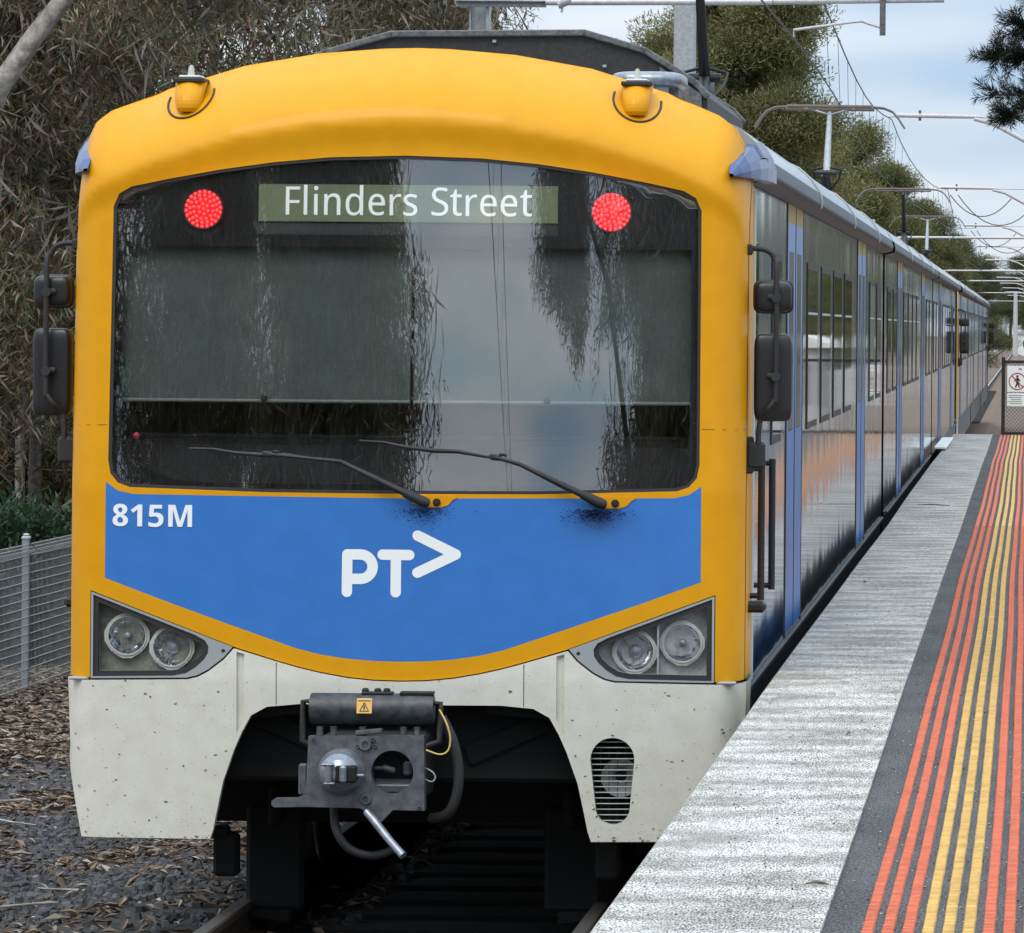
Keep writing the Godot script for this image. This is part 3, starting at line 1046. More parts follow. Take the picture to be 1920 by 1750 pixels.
	# ---- blue end pieces of the roof edge
	for s in [-1.0, 1.0]:
		var back := [Vector2(1.45, 3.385), Vector2(1.614, 3.385), Vector2(1.614, 3.45), Vector2(1.595, 3.51), Vector2(1.555, 3.575), Vector2(1.45, 3.59)]
		var tipp := [Vector2(1.455, 3.388), Vector2(1.475, 3.388), Vector2(1.476, 3.392), Vector2(1.474, 3.396), Vector2(1.47, 3.40), Vector2(1.455, 3.402)]
		g = Geo.new()
		var steps := [[0.0, -0.17], [0.25, -0.26], [0.5, -0.38], [0.75, -0.56], [0.92, -0.78], [1.0, -1.0], [1.0, -1.35]]
		for k in steps.size() - 1:
			for q in 6:
				var quad_ := []
				for e in [[k, q], [k, (q + 1) % 6], [k + 1, (q + 1) % 6], [k + 1, q]]:
					var p: Vector2 = tipp[e[1]].lerp(back[e[1]], steps[e[0]][0])
					quad_.append(Vector3(s * p.x, p.y, steps[e[0]][1]))
				if s > 0:
					g.quad(quad_[3], quad_[2], quad_[1], quad_[0])
				else:
					g.quad(quad_[0], quad_[1], quad_[2], quad_[3])
		part(g, "roof_edge_end", M.end_blue, car)
	# ---- handrails and step at the cab door
	for s in [-1.0, 1.0]:
		for z in [-0.72, -1.75]:
			var o := Node3D.new()
			o.name = "handrail"
			car.add_child(o, true)
			g = Geo.new()
			g.tube([Vector3(s * 1.585, 1.44, z), Vector3(s * 1.585, 2.07, z)], 0.017, 10)
			for y in [1.46, 2.05]:
				g.tube([Vector3(s * 1.51, y, z), Vector3(s * 1.585, y, z)], 0.013, 8)
			part(g, "rail", M.rubber, o)
		g = Geo.new()
		g.box(Vector3(s * 1.56, 1.415, -0.62), Vector3(0.11, 0.05, 0.14), Basis(), 0.015)
		part(g, "bracket", M.dark_steel, car)
		g = Geo.new()
		g.box(Vector3(s * 1.527, 2.2, -0.86), Vector3(0.03, 2.28, 0.12), Basis(), 0.006)
		part(g, "door_post", M.bezel, car)

func stroke(path: PackedVector2Array, r: float, end := Geometry2D.END_ROUND) -> PackedVector2Array:
	var p := PackedVector2Array()
	for q in path:
		p.append(q * 1000.0)
	var out := PackedVector2Array()
	for q in Geometry2D.offset_polyline(p, r * 1000.0, Geometry2D.JOIN_ROUND, end)[0]:
		out.append(q / 1000.0)
	return out

func emblem(g: Geo, loops: Array) -> void:
	var outer := PackedVector2Array()
	var holes := []
	for l in loops:
		if Geometry2D.is_polygon_clockwise(l):
			holes.append(poly_reversed(l))
		else:
			outer = l
	sheet(g, outer, holes, 0.002, 0.03, 0.0)

func bent(points: Array, steps := 6) -> Array:   # a smooth run through the points
	var out := []
	for k in points.size() - 1:
		for q in steps:
			out.append(points[k].cubic_interpolate(points[k + 1], points[maxi(k - 1, 0)], points[mini(k + 2, points.size() - 1)], float(q) / steps))
	out.append(points[-1])
	return out

func coupler(car: Node3D) -> void:
	var o := Node3D.new()
	o.name = "coupler"
	car.add_child(o)
	var g := Geo.new()
	var outline := poly([[-0.356, 0.878], [0.156, 0.886], [0.16, 0.553], [0.02, 0.555], [-0.03, 0.502], [-0.055, 0.502], [-0.075, 0.535], [-0.125, 0.562], [-0.36, 0.566], [-0.505, 0.563], [-0.517, 0.572], [-0.517, 0.592], [-0.505, 0.6], [-0.41, 0.602], [-0.37, 0.618], [-0.362, 0.7]])
	plate(g, outline, [ellipse(Vector2(0.016, 0.722), 0.094, 0.097)], 0.32, 0.40)
	part(g, "face_plate", M.cast, o)
	g = Geo.new()
	g.lathe([Vector2(0.104, 0.0), Vector2(0.1, 0.03), Vector2(0.085, 0.07), Vector2(0.06, 0.10), Vector2(0.03, 0.118), Vector2(0.0, 0.122)], Transform3D(Basis(Vector3.RIGHT, PI / 2), Vector3(-0.209, 0.724, 0.40)), 30)
	part(g, "cone", M.bright_steel, o)
	g = Geo.new()
	g.box(Vector3(-0.175, 0.722, 0.49), Vector3(0.095, 0.075, 0.07), Basis(), 0.008)
	part(g, "slot", M.under, o)
	g = Geo.new()
	for p in [[-0.25, 0.028, 0.085], [-0.185, 0.03, 0.075]]:
		g.box(Vector3(p[0], 0.722, 0.52), Vector3(p[1], p[2], 0.05), Basis(), 0.008)
	g.box(Vector3(-0.255, 0.764, 0.522), Vector3(0.055, 0.014, 0.05), Basis(), 0.006)
	g.box(Vector3(-0.245, 0.681, 0.522), Vector3(0.05, 0.012, 0.05), Basis(), 0.005)
	g.box(Vector3(-0.125, 0.715, 0.485), Vector3(0.06, 0.012, 0.05), Basis(), 0.004)
	part(g, "hook", M.bright_steel, o)
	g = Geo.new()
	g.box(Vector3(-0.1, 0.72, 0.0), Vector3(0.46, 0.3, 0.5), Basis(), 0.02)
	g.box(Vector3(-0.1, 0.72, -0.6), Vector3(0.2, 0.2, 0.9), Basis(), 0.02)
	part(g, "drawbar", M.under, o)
	g = Geo.new()
	g.box(Vector3(0.016, 0.655, 0.3), Vector3(0.18, 0.035, 0.1), Basis(Vector3.RIGHT, 0.2), 0.004)
	g.tube([Vector3(-0.07, 0.735, 0.33), Vector3(-0.02, 0.735, 0.33)], 0.009, 8)
	g.tube([Vector3(-0.03, 0.738, 0.33), Vector3(0.0, 0.73, 0.34), Vector3(0.015, 0.725, 0.33)], 0.014, 8)
	g.box(Vector3(0.07, 0.73, 0.28), Vector3(0.035, 0.06, 0.05), Basis(), 0.008)
	part(g, "latch", M.cast, o)
	for b in [[-0.104, 0.845, 0.03], [-0.1, 0.603, 0.027], [-0.097, 0.553, 0.011], [-0.335, 0.868, 0.008], [0.138, 0.567, 0.008], [-0.07, 0.868, 0.011], [-0.137, 0.838, 0.01], [-0.062, 0.838, 0.01]]:
		g = Geo.new()
		var r: float = b[2]
		g.lathe([Vector2(r, 0.0), Vector2(r, 0.01), Vector2(r * 0.85, 0.016), Vector2(r * 0.5, 0.016), Vector2(r * 0.42, 0.004), Vector2(0.0, 0.004)], Transform3D(Basis(Vector3.RIGHT, PI / 2), Vector3(b[0], b[1], 0.40)), 16)
		part(g, "bolt", M.cast, o)
	g = Geo.new()
	g.tube([Vector3(-0.096, 0.55, 0.42), Vector3(-0.06, 0.515, 0.44), Vector3(0.015, 0.435, 0.5), Vector3(0.085, 0.368, 0.55)], [0.017, 0.019, 0.018, 0.0185], 12)
	part(g, "handle", M.bright_steel, o)
	g = Geo.new()
	g.tube([Vector3(-0.353, 1.0, 0.36), Vector3(-0.345, 1.0, 0.36), Vector3(0.187, 1.0, 0.36), Vector3(0.195, 1.0, 0.36)], [0.062, 0.069, 0.069, 0.062], 28)
	part(g, "drum", M.cylinder, o)
	g = Geo.new()
	g.box(Vector3(-0.106, 1.016, 0.4268), Vector3(0.068, 0.068, 0.007), Basis(Vector3.RIGHT, -0.2), 0.002)
	part(g, "warning_label", M.sticker, o)
	g = Geo.new()
	var tr := Transform3D(Basis(Vector3.RIGHT, -0.2), Vector3(-0.106, 1.016, 0.4312))
	for e in [[Vector2(-0.02, -0.022), Vector2(0.02, -0.022)], [Vector2(0.02, -0.022), Vector2(0.0, 0.015)], [Vector2(0.0, 0.015), Vector2(-0.02, -0.022)], [Vector2(0.002, 0.004), Vector2(-0.004, -0.006)], [Vector2(-0.004, -0.006), Vector2(0.003, -0.006)], [Vector2(0.003, -0.006), Vector2(-0.002, -0.017)], [Vector2(-0.028, 0.024), Vector2(0.028, 0.024)]]:
		g.tube([tr * Vector3(e[0].x, e[0].y, 0), tr * Vector3(e[1].x, e[1].y, 0)], 0.0019, 4)
	part(g, "warning_print", M.ink, o)
	for s in [[-0.385, -0.345, 1.03], [0.222, 0.165, 1.025]]:
		g = Geo.new()
		g.tube([Vector3(s[1], s[2], 0.36), Vector3(s[0], s[2], 0.36), Vector3(s[0], 0.94, 0.37), Vector3(s[0], 0.86, 0.38), Vector3(s[1], 0.838, 0.385)], 0.0145, 8)
		part(g, "bracket", M.dark_steel, o)
	g = Geo.new()
	for x in [-0.11, -0.055, -0.015]:
		g.lathe([Vector2(0.016, 0.0), Vector2(0.016, 0.014), Vector2(0.009, 0.02), Vector2(0.0, 0.02)], Transform3D(Basis(), Vector3(x, 1.072, 0.36)), 10)
	g.box(Vector3(-0.055, 1.07, 0.36), Vector3(0.14, 0.012, 0.06), Basis(), 0.003)
	g.box(Vector3(0.12, 1.071, 0.36), Vector3(0.15, 0.014, 0.07), Basis(), 0.003)
	part(g, "fittings", M.dark_steel, o)
	g = Geo.new()
	for x in [-0.31, -0.25, -0.12, 0.06, 0.12]:
		g.tube([Vector3(x, 0.88, 0.36), Vector3(x, 0.92, 0.36)], 0.016, 8)
	g.box(Vector3(-0.09, 0.9, 0.38), Vector3(0.12, 0.02, 0.05), Basis(Vector3.BACK, 0.1), 0.004)
	g.box(Vector3(-0.39, 0.68, 0.3), Vector3(0.04, 0.14, 0.05), Basis(), 0.008)
	part(g, "studs", M.cast, o)
	g = Geo.new()
	g.tube(bent([Vector3(0.22, 0.96, 0.3), Vector3(0.27, 0.86, 0.3), Vector3(0.298, 0.74, 0.3), Vector3(0.292, 0.62, 0.3), Vector3(0.25, 0.53, 0.28), Vector3(0.17, 0.5, 0.2)]), 0.024, 10)
	part(g, "hose", M.rubber, o)
	g = Geo.new()
	g.tube(bent([Vector3(-0.26, 0.55, 0.25), Vector3(-0.24, 0.45, 0.3), Vector3(-0.18, 0.37, 0.3), Vector3(-0.08, 0.34, 0.28), Vector3(0.0, 0.36, 0.2)]), 0.02, 8)
	part(g, "hose", M.rubber, o)
	g = Geo.new()
	g.tube(bent([Vector3(0.22, 1.0, 0.38), Vector3(0.255, 0.94, 0.4), Vector3(0.272, 0.875, 0.4), Vector3(0.262, 0.82, 0.4), Vector3(0.225, 0.803, 0.4), Vector3(0.165, 0.822, 0.4)]), 0.0042, 6)
	part(g, "wire", M.wire_yellow, o)
	g = Geo.new()
	g.tube(bent([Vector3(0.155, 0.74, 0.36), Vector3(0.19, 0.725, 0.38), Vector3(0.205, 0.7, 0.38), Vector3(0.19, 0.68, 0.38), Vector3(0.155, 0.69, 0.36)]), 0.0035, 6)
	part(g, "wire", M.grey_trim, o)

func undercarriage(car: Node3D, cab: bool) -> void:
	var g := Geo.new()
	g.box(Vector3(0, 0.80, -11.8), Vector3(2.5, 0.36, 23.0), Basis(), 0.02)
	g.box(Vector3(0, 0.52, -11.7), Vector3(2.7, 0.5, 9.0), Basis(), 0.03)  # broad box added to shut out side light below the floor
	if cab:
		g.box(Vector3(0, 0.66, -1.25), Vector3(2.7, 0.62, 0.06))  # unseen bulkhead added to keep the space behind the coupler black
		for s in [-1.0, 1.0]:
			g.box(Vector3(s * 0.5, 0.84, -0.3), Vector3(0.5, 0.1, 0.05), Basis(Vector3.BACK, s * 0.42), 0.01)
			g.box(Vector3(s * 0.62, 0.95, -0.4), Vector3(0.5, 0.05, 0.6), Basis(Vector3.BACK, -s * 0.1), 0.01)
	part(g, "underframe_light_block", M.under, car)
	for z in [-4.2, -19.4]:
		var b := Node3D.new()
		b.name = "bogie"
		b.position = Vector3(0, 0, z)
		car.add_child(b, true)
		if not car_meshes.has("bogie_frame"):
			g = Geo.new()
			for s in [-1.0, 1.0]:
				g.box(Vector3(s * 1.05, 0.55, 0), Vector3(0.16, 0.2, 3.2), Basis(), 0.03)
				g.box(Vector3(s * 1.05, 0.42, 0), Vector3(0.2, 0.3, 1.0), Basis(), 0.03)
				for w in [-1.2, 1.2]:
					g.box(Vector3(s * 1.07, 0.42, w), Vector3(0.24, 0.3, 0.34), Basis(), 0.04)
					g.tube([Vector3(s * 1.1, 0.5, w + 0.25), Vector3(s * 1.1, 0.85, w + 0.25)], 0.07, 10)
			g.box(Vector3(0, 0.5, 0), Vector3(2.1, 0.24, 0.5), Basis(), 0.03)
			g.box(Vector3(0, 0.42, 1.45), Vector3(2.0, 0.1, 0.14), Basis(), 0.02)
			car_meshes["bogie_frame"] = g.mesh()
			g = Geo.new()
			for s in [-1.0, 1.0]:
				var tw := Transform3D(Basis(Vector3.BACK, -s * PI / 2), Vector3(s * 0.77, 0.44, 0))
				g.lathe([Vector2(0.0, -0.065), Vector2(0.475, -0.065), Vector2(0.475, -0.05), Vector2(0.445, -0.03), Vector2(0.44, 0.07), Vector2(0.38, 0.07), Vector2(0.36, 0.03), Vector2(0.13, 0.03), Vector2(0.1, 0.06), Vector2(0.0, 0.06)], tw, 36)
			g.tube([Vector3(-0.8, 0.44, 0), Vector3(0.8, 0.44, 0)], 0.08, 12)
			car_meshes["wheelset"] = g.mesh()
		put(car_meshes["bogie_frame"], "frame", M.dark_steel, b)
		for w in [-1.2, 1.2]:
			var wheel := put(car_meshes["wheelset"], "wheelset", M.dark_steel, b)
			wheel.position = Vector3(0, 0, w)
	if cab:
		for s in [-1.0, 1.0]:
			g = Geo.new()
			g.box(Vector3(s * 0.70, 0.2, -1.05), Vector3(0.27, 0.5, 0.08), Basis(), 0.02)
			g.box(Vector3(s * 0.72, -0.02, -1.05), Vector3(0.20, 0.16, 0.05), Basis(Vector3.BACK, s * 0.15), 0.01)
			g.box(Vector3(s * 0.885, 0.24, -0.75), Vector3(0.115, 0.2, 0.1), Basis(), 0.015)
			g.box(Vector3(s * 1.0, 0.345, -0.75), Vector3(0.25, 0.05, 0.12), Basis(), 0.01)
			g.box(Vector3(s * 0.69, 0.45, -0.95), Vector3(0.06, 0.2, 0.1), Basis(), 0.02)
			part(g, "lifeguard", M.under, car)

func wavy_side(z0: float, z1: float, s: float, seed_: int) -> Geo:   # sheet metal is never quite flat
	var g := Geo.new()
	var f := noise(1.4, seed_, 3)
	var n := int((z0 - z1) / 0.16)
	var ys := [1.0, 1.5, 2.1, 2.7, 3.39]
	for a in n + 1:
		var z := lerpf(z0, z1, float(a) / n)
		for y in ys:
			var e := f.get_noise_2d(z, 0.10 * y) * 0.010
			var u := f.get_noise_2d(z * 0.5 + 40, y * 0.8) * 0.004
			g.vert(Vector3(s * 1.515, y, z), Vector3(s, u, e).normalized())
	for a in n:
		for b in ys.size() - 1:
			var k := a * ys.size() + b
			var w := ys.size()
			if s > 0:
				g.face(k, k + w, k + w + 1)
				g.face(k, k + w + 1, k + 1)
			else:
				g.face(k, k + w + 1, k + w)
				g.face(k, k + 1, k + w + 1)
	return g

func roof_shell(z0: float, z1: float, side: int) -> Geo:   # side 0: the pale top; -1, 1: the edge strip, coloured dark to imitate a reflection
	var g := Geo.new()
	var whole := []
	for p in ROOF_PROFILE:
		whole.append(Vector2(p[0], p[1]))
	for k in range(ROOF_PROFILE.size() - 2, -1, -1):
		whole.append(Vector2(-ROOF_PROFILE[k][0], ROOF_PROFILE[k][1]))
	var prof := whole.slice(3, whole.size() - 3) if side == 0 else (whole.slice(0, 4) if side > 0 else whole.slice(whole.size() - 4))
	var f := noise(0.9, 77, 2)
	var n := 40
	for a in n + 1:
		var z := lerpf(z0, z1, float(a) / n)
		for k in prof.size():
			var t: Vector2 = (prof[mini(k + 1, prof.size() - 1)] - prof[maxi(k - 1, 0)]).normalized()
			var q := Vector3(t.y, -t.x, f.get_noise_2d(z, k * 0.4) * 0.012)
			g.vert(Vector3(prof[k].x, prof[k].y, z), q.normalized())
	for a in n:
		for k in prof.size() - 1:
			var e := a * prof.size() + k
			var w := prof.size()
			g.face(e, e + w, e + w + 1)
			g.face(e, e + w + 1, e + 1)
	for z in [z0, z1]:
		if side != 0:
			break
		for k in prof.size() - 2:
			if z == z0:
				g.tri(Vector3(prof[0].x, prof[0].y, z), Vector3(prof[k + 1].x, prof[k + 1].y, z), Vector3(prof[k + 2].x, prof[k + 2].y, z))
			else:
				g.tri(Vector3(prof[0].x, prof[0].y, z), Vector3(prof[k + 2].x, prof[k + 2].y, z), Vector3(prof[k + 1].x, prof[k + 1].y, z))
	return g

func car_body(car: Node3D, cab: bool, blue_end: bool) -> void:
	var start := -0.8 if cab else -0.05
	var g: Geo
	for s in [-1.0, 1.0]:
		var from := start
		if blue_end:
			part(wavy_side(start, -4.55, s, 5), "cab_side", M.side_blue, car)
			from = -4.55
		part(wavy_side(from, -23.4, s, 6), "side_panel", M.side, car)
		g = Geo.new()
		g.box(Vector3(s * 1.50, 0.80, -11.9), Vector3(0.04, 0.44, 22.4), Basis(), 0.008)
		part(g, "skirt", M.skirt, car)
		g = Geo.new()
		g.box(Vector3(s * 1.525, 1.02, -12.1), Vector3(0.025, 0.03, 22.6), Basis(), 0.005)
		part(g, "sill", M.dark_steel, car)
		# doors in pairs
		for zc in [-5.65, -17.4]:
			for leaf in [-1.0, 1.0]:
				var d := Node3D.new()
				d.name = "door_leaf"
				car.add_child(d, true)
				d.position = Vector3(s * 1.503, 0, zc + leaf * 0.475)
				var key := "door%d" % int(s)
				if not car_meshes.has(key):
					var a := Geo.new()
					a.box(Vector3(0, 2.22, 0), Vector3(0.03, 2.34, 0.93), Basis(), 0.004)
					var b := Geo.new()
					b.box(Vector3(s * 0.0125, 2.63, 0), Vector3(0.007, 0.98, 0.52), Basis(), 0.002)
					var c := Geo.new()
					c.box(Vector3(s * 0.0125, 3.33, 0), Vector3(0.007, 0.11, 0.9), Basis(), 0.002)
					car_meshes[key] = [a.mesh(), b.mesh(), c.mesh()]
				put(car_meshes[key][0], "panel", M.door_blue, d)
				put(car_meshes[key][1], "window", M.door_glass, d)
				put(car_meshes[key][2], "band", M.door_cream, d)
			g = Geo.new()
			for e in [-1.0, 1.0]:
				g.box(Vector3(s * 1.503, 2.22, zc + e * 0.975), Vector3(0.034, 2.4, 0.04), Basis(), 0.003)
			g.box(Vector3(s * 1.503, 2.22, zc), Vector3(0.036, 2.34, 0.018))
			g.box(Vector3(s * 1.505, 3.405, zc), Vector3(0.034, 0.03, 1.95), Basis(), 0.003)
			part(g, "door_seal", M.rubber, car)
		for zc in ([-3.5] if cab else [-1.6, -3.6]) + [-8.0, -10.1, -12.2, -14.3, -20.1, -22.1]:
			var wide := 0.9 if zc == -3.5 else (1.1 if zc < -19 or zc > -4 else 1.35)
			var o := Node3D.new()
			o.name = "side_window"
			car.add_child(o, true)
			o.position = Vector3(s * 1.515, 2.60, zc)
			g = Geo.new()
			g.box(Vector3(-s * 0.004, 0, 0), Vector3(0.02, 0.98, wide + 0.09), Basis(), 0.002)
			part(g, "frame", M.rubber, o)
			g = Geo.new()
			g.box(Vector3(s * 0.0045, 0.0, 0), Vector3(0.006, 0.90, wide), Basis(), 0.001)
			part(g, "pane", M.dark_glass, o)
			g = Geo.new()
			g.box(Vector3(s * 0.0062, 0.19, 0), Vector3(0.006, 0.015, wide), Basis(), 0.001)
			part(g, "transom", M.grey_trim, o)
		if cab:
			var o := Node3D.new()
			o.name = "cab_door"
			car.add_child(o, true)
			o.position = Vector3(s * 1.505, 0, -1.3)
			g = Geo.new()
			g.box(Vector3(0, 2.2, 0), Vector3(0.03, 2.3, 0.72), Basis(), 0.01)
			part(g, "panel", M.side_blue, o)
			g = Geo.new()
			g.box(Vector3(s * 0.013, 2.68, 0), Vector3(0.012, 0.86, 0.46), Basis(), 0.004)
			part(g, "window", M.dark_glass, o)
	part(roof_shell(start + 0.1, -23.4, 0), "roof", M.silver, car)
	for s in [-1, 1]:
		part(roof_shell(start - 0.05, -23.4, s), "roof_edge", M.roof_edge_reflection, car)
	g = Geo.new()
	for z in [-23.42] + ([] if cab else [-0.04]):
		g.box(Vector3(0, 2.2, z), Vector3(3.0, 2.5, 0.04), Basis(), 0.005)
	g.box(Vector3(0, 0.98, -11.9), Vector3(2.98, 0.05, 22.9))
	part(g, "end_wall", M.skirt, car)
	for z in [-7.0, -13.0, -19.0]:
		g = Geo.new()
		var pts := []
		for p in ROOF_PROFILE.slice(1, 9):
			pts.append(Vector3(p[0] + 0.003, p[1] + 0.003, z))
		g.tube(pts, 0.008, 5)
		part(g, "roof_joint", M.grey_trim, car)

func gangway(car: Node3D) -> void:
	var g := Geo.new()
	for k in 8:
		g.box(Vector3(0, 2.3, -23.46 - k * 0.065), Vector3(2.55 - 0.08 * (k % 2), 2.6 - 0.08 * (k % 2), 0.05), Basis(), 0.015)
	part(g, "gangway", M.rubber, car)

func pantograph(car: Node3D, z: float, upper: Material) -> void:
	var o := Node3D.new()
	o.name = "pantograph"
	o.position = Vector3(0, 0, z)
	car.add_child(o)
	var g := Geo.new()
	for s in [-1.0, 1.0]:
		g.box(Vector3(s * 0.5, 4.16, 0), Vector3(0.09, 0.08, 1.7), Basis(), 0.01)
		for e in [-0.7, 0.7]:
			g.lathe([Vector2(0.05, -0.28), Vector2(0.08, -0.2), Vector2(0.05, -0.15), Vector2(0.08, -0.1), Vector2(0.05, -0.04), Vector2(0.05, 0.0)], Transform3D(Basis(), Vector3(s * 0.5, 4.14, e)), 12)
	for e in [-0.75, 0.2, 0.75]:
		g.box(Vector3(0, 4.17, e), Vector3(1.0, 0.08, 0.09), Basis(), 0.01)
	part(g, "base", M.dark_steel, o)
	g = Geo.new()
	g.tube([Vector3(0, 4.2, 0.6), Vector3(0, 4.86, -0.75)], [0.07, 0.055], 10)
	g.tube([Vector3(0.09, 4.2, 0.3), Vector3(0.06, 4.82, -0.9)], 0.02, 6)
	g.tube([Vector3(-0.14, 4.86, -0.75), Vector3(0.14, 4.86, -0.75)], 0.04, 8)
	for s in [-1.0, 1.0]:
		g.tube([Vector3(s * 0.02, 4.60, -0.25), Vector3(s * 0.17, 4.78, -0.6), Vector3(s * 0.2, 4.9, -0.72), Vector3(s * 0.05, 4.94, -0.7)], 0.016, 6)
	part(g, "lower_arm", M.black, o)
	g = Geo.new()
	g.tube([Vector3(0, 4.86, -0.75), Vector3(0.0, 5.4, -0.15), Vector3(0.0, 5.72, 0.25)], [0.052, 0.042, 0.034], 10)
	for s in [-1.0, 1.0]:
		g.tube([Vector3(0, 5.70, 0.24), Vector3(s * 0.2, 5.76, 0.3), Vector3(s * 0.34, 5.79, 0.3)], 0.014, 6)
	part(g, "upper_arm", upper, o)
	g = Geo.new()
	for e in [0.14, 0.46]:
		g.box(Vector3(0, WIRE - 0.03, e), Vector3(1.2, 0.035, 0.05), Basis(), 0.008)
		g.tube([Vector3(-0.62, WIRE - 0.075, e), Vector3(0.62, WIRE - 0.075, e)], 0.013, 6)
		for s in [-1.0, 1.0]:
			g.tube([Vector3(s * 0.58, WIRE - 0.035, e), Vector3(s * 0.76, WIRE - 0.05, e), Vector3(s * 0.88, WIRE - 0.1, e), Vector3(s * 0.96, WIRE - 0.19, e), Vector3(s * 1.05, WIRE - 0.33, e)], 0.014, 6)
			g.box(Vector3(s * 0.6, WIRE - 0.055, e), Vector3(0.04, 0.06, 0.05), Basis(), 0.006)
	for s in [-1.0, 1.0]:
		g.box(Vector3(s * 0.34, WIRE - 0.075, 0.3), Vector3(0.04, 0.03, 0.4), Basis(), 0.005)
	part(g, "collector_head", M.rusty_pipe, o)

func roof_kit(car: Node3D) -> void:
	var o := Node3D.new()
	o.name = "roof_pod"
	car.add_child(o)
	var ring := [Vector2(-1.16, 3.7), Vector2(-1.13, 4.13), Vector2(-1.02, 4.18), Vector2(-0.66, 4.285), Vector2(0.39, 4.30), Vector2(0.72, 4.206), Vector2(1.0, 4.03), Vector2(1.06, 3.96), Vector2(1.06, 3.7)]
	var g := Geo.new()
	g.prism(PackedVector2Array(ring), -8.6, -5.0)
	part(g, "housing", M.pod, o)
	for z in [-4.99, -8.6]:
		g = Geo.new()
		for k in range(1, 7):
			var a: Vector2 = ring[k]
			var b: Vector2 = ring[k + 1]
			var m := (a + b) / 2
			g.box(Vector3(m.x, m.y, z), Vector3(a.distance_to(b) + 0.015, 0.035, 0.05), Basis(Vector3.BACK, (b - a).angle()), 0.006)
		part(g, "edge_frame", M.roof_grey, o)
	g = Geo.new()
	g.prism(PackedVector2Array([Vector2(0.80, 4.12), Vector2(1.03, 3.97), Vector2(1.03, 3.74), Vector2(0.80, 3.8)]), -4.99, -4.975)
	part(g, "end_plate", M.roof_grey, o)
	g = Geo.new()
	for p in [[0.52, 4.265], [-0.1, 4.25], [0.3, 4.1], [0.5, 4.12], [0.78, 4.0]]:
		g.box(Vector3(p[0], p[1], -4.985), Vector3(0.02 if p[0] != 0.52 else 0.1, 0.014, 0.01))
	part(g, "rivet", M.grey_trim, o)
	var d := Node3D.new()
	d.name = "roof_dome"
	car.add_child(d)
	g = Geo.new()
	g.pillow(Vector3(0.89, 3.945, -3.0), Vector3(0.37, 0.6, 0.09), Basis(Vector3.RIGHT, -PI / 2), 0.5, 0.5)
	part(g, "cover", M.bright_steel, d)
	g = Geo.new()
	for x in [0.76, 1.02]:
		g.box(Vector3(x, 3.86, -3.0), Vector3(0.05, 0.16, 0.3), Basis(), 0.008)
	part(g, "foot", M.roof_grey, d)

func build_train() -> void:
	var labels := ["yellow and blue fronted train car with the Flinders Street sign lit",
		"middle grey train car with blue doors, coupled behind the Flinders Street car",
		"third grey train car, its yellow driving end facing the second train set",
		"grey train car with its yellow nose and mirrors against the first set's end",
		"middle grey train car of the rear set, standing past the platform end",
		"last train car of the rear set, mirrors sticking out before the open track"]
	for k in 6:
		var back := k == 2 or k == 5
		var cab := k != 1 and k != 4
		var z := FRONT - CAR * k
		var car := thing("train_car", labels[k], "train car", Vector3(TRACK, 0, z - (23.4 if back else 0.0)), "cars of the train at the platform")
		if back:
			car.rotation.y = PI
		car_body(car, cab, cab)
		undercarriage(car, cab)
		if cab:
			front_shell(car)
			if k != 2:
				mirrors(car)
		if k == 0:
			front_details(car)
			coupler(car)
			roof_kit(car)
		elif cab:
			var g := Geo.new()
			sheet(g, mirrored(WINDSCREEN), [], -0.01, 0.1, 0.0)
			part(g, "windscreen", M.dark_glass, car)
			g = Geo.new()
			for s in [-1.0, 1.0]:
				sheet(g, poly(HEADLIGHT, s < 0), [], -0.005, 0.1, 0.0)
			part(g, "headlight", M.dark_glass, car)
		if k == 0 or k == 1 or k == 3 or k == 4:
			gangway(car)
		if cab:
			pantograph(car, (-21.3 if k == 0 else -22.6) if not back else -20.9, M.black if k == 0 else (M.galvanised if k == 2 or k == 5 else M.black))

# ---------------------------------------------------------------- the platform and the ground
func sag(z: float) -> float:   # the deck has settled unevenly
	return 0.008 * sin(z * 0.21 + 1.3) + 0.004 * sin(z * 0.47 + 0.4)

func drift(z: float) -> float:   # hand-laid lines wander a little
	return 0.005 * sin(z * 0.23 + 0.7) + 0.002 * sin(z * 0.6)

func strip_sheet(g: Geo, x0: float, x1: float, y: float, z0: float, z1: float, step: float, wander := 0.0) -> void:
	var n := int((z0 - z1) / step)
	for k in n:
		var a := lerpf(z0, z1, float(k) / n)
		var b := lerpf(z0, z1, float(k + 1) / n)
		g.quad(Vector3(x0 + drift(a) * wander, y + sag(a), a), Vector3(x1 + drift(a) * wander, y + sag(a), a), Vector3(x1 + drift(b) * wander, y + sag(b), b), Vector3(x0 + drift(b) * wander, y + sag(b), b))

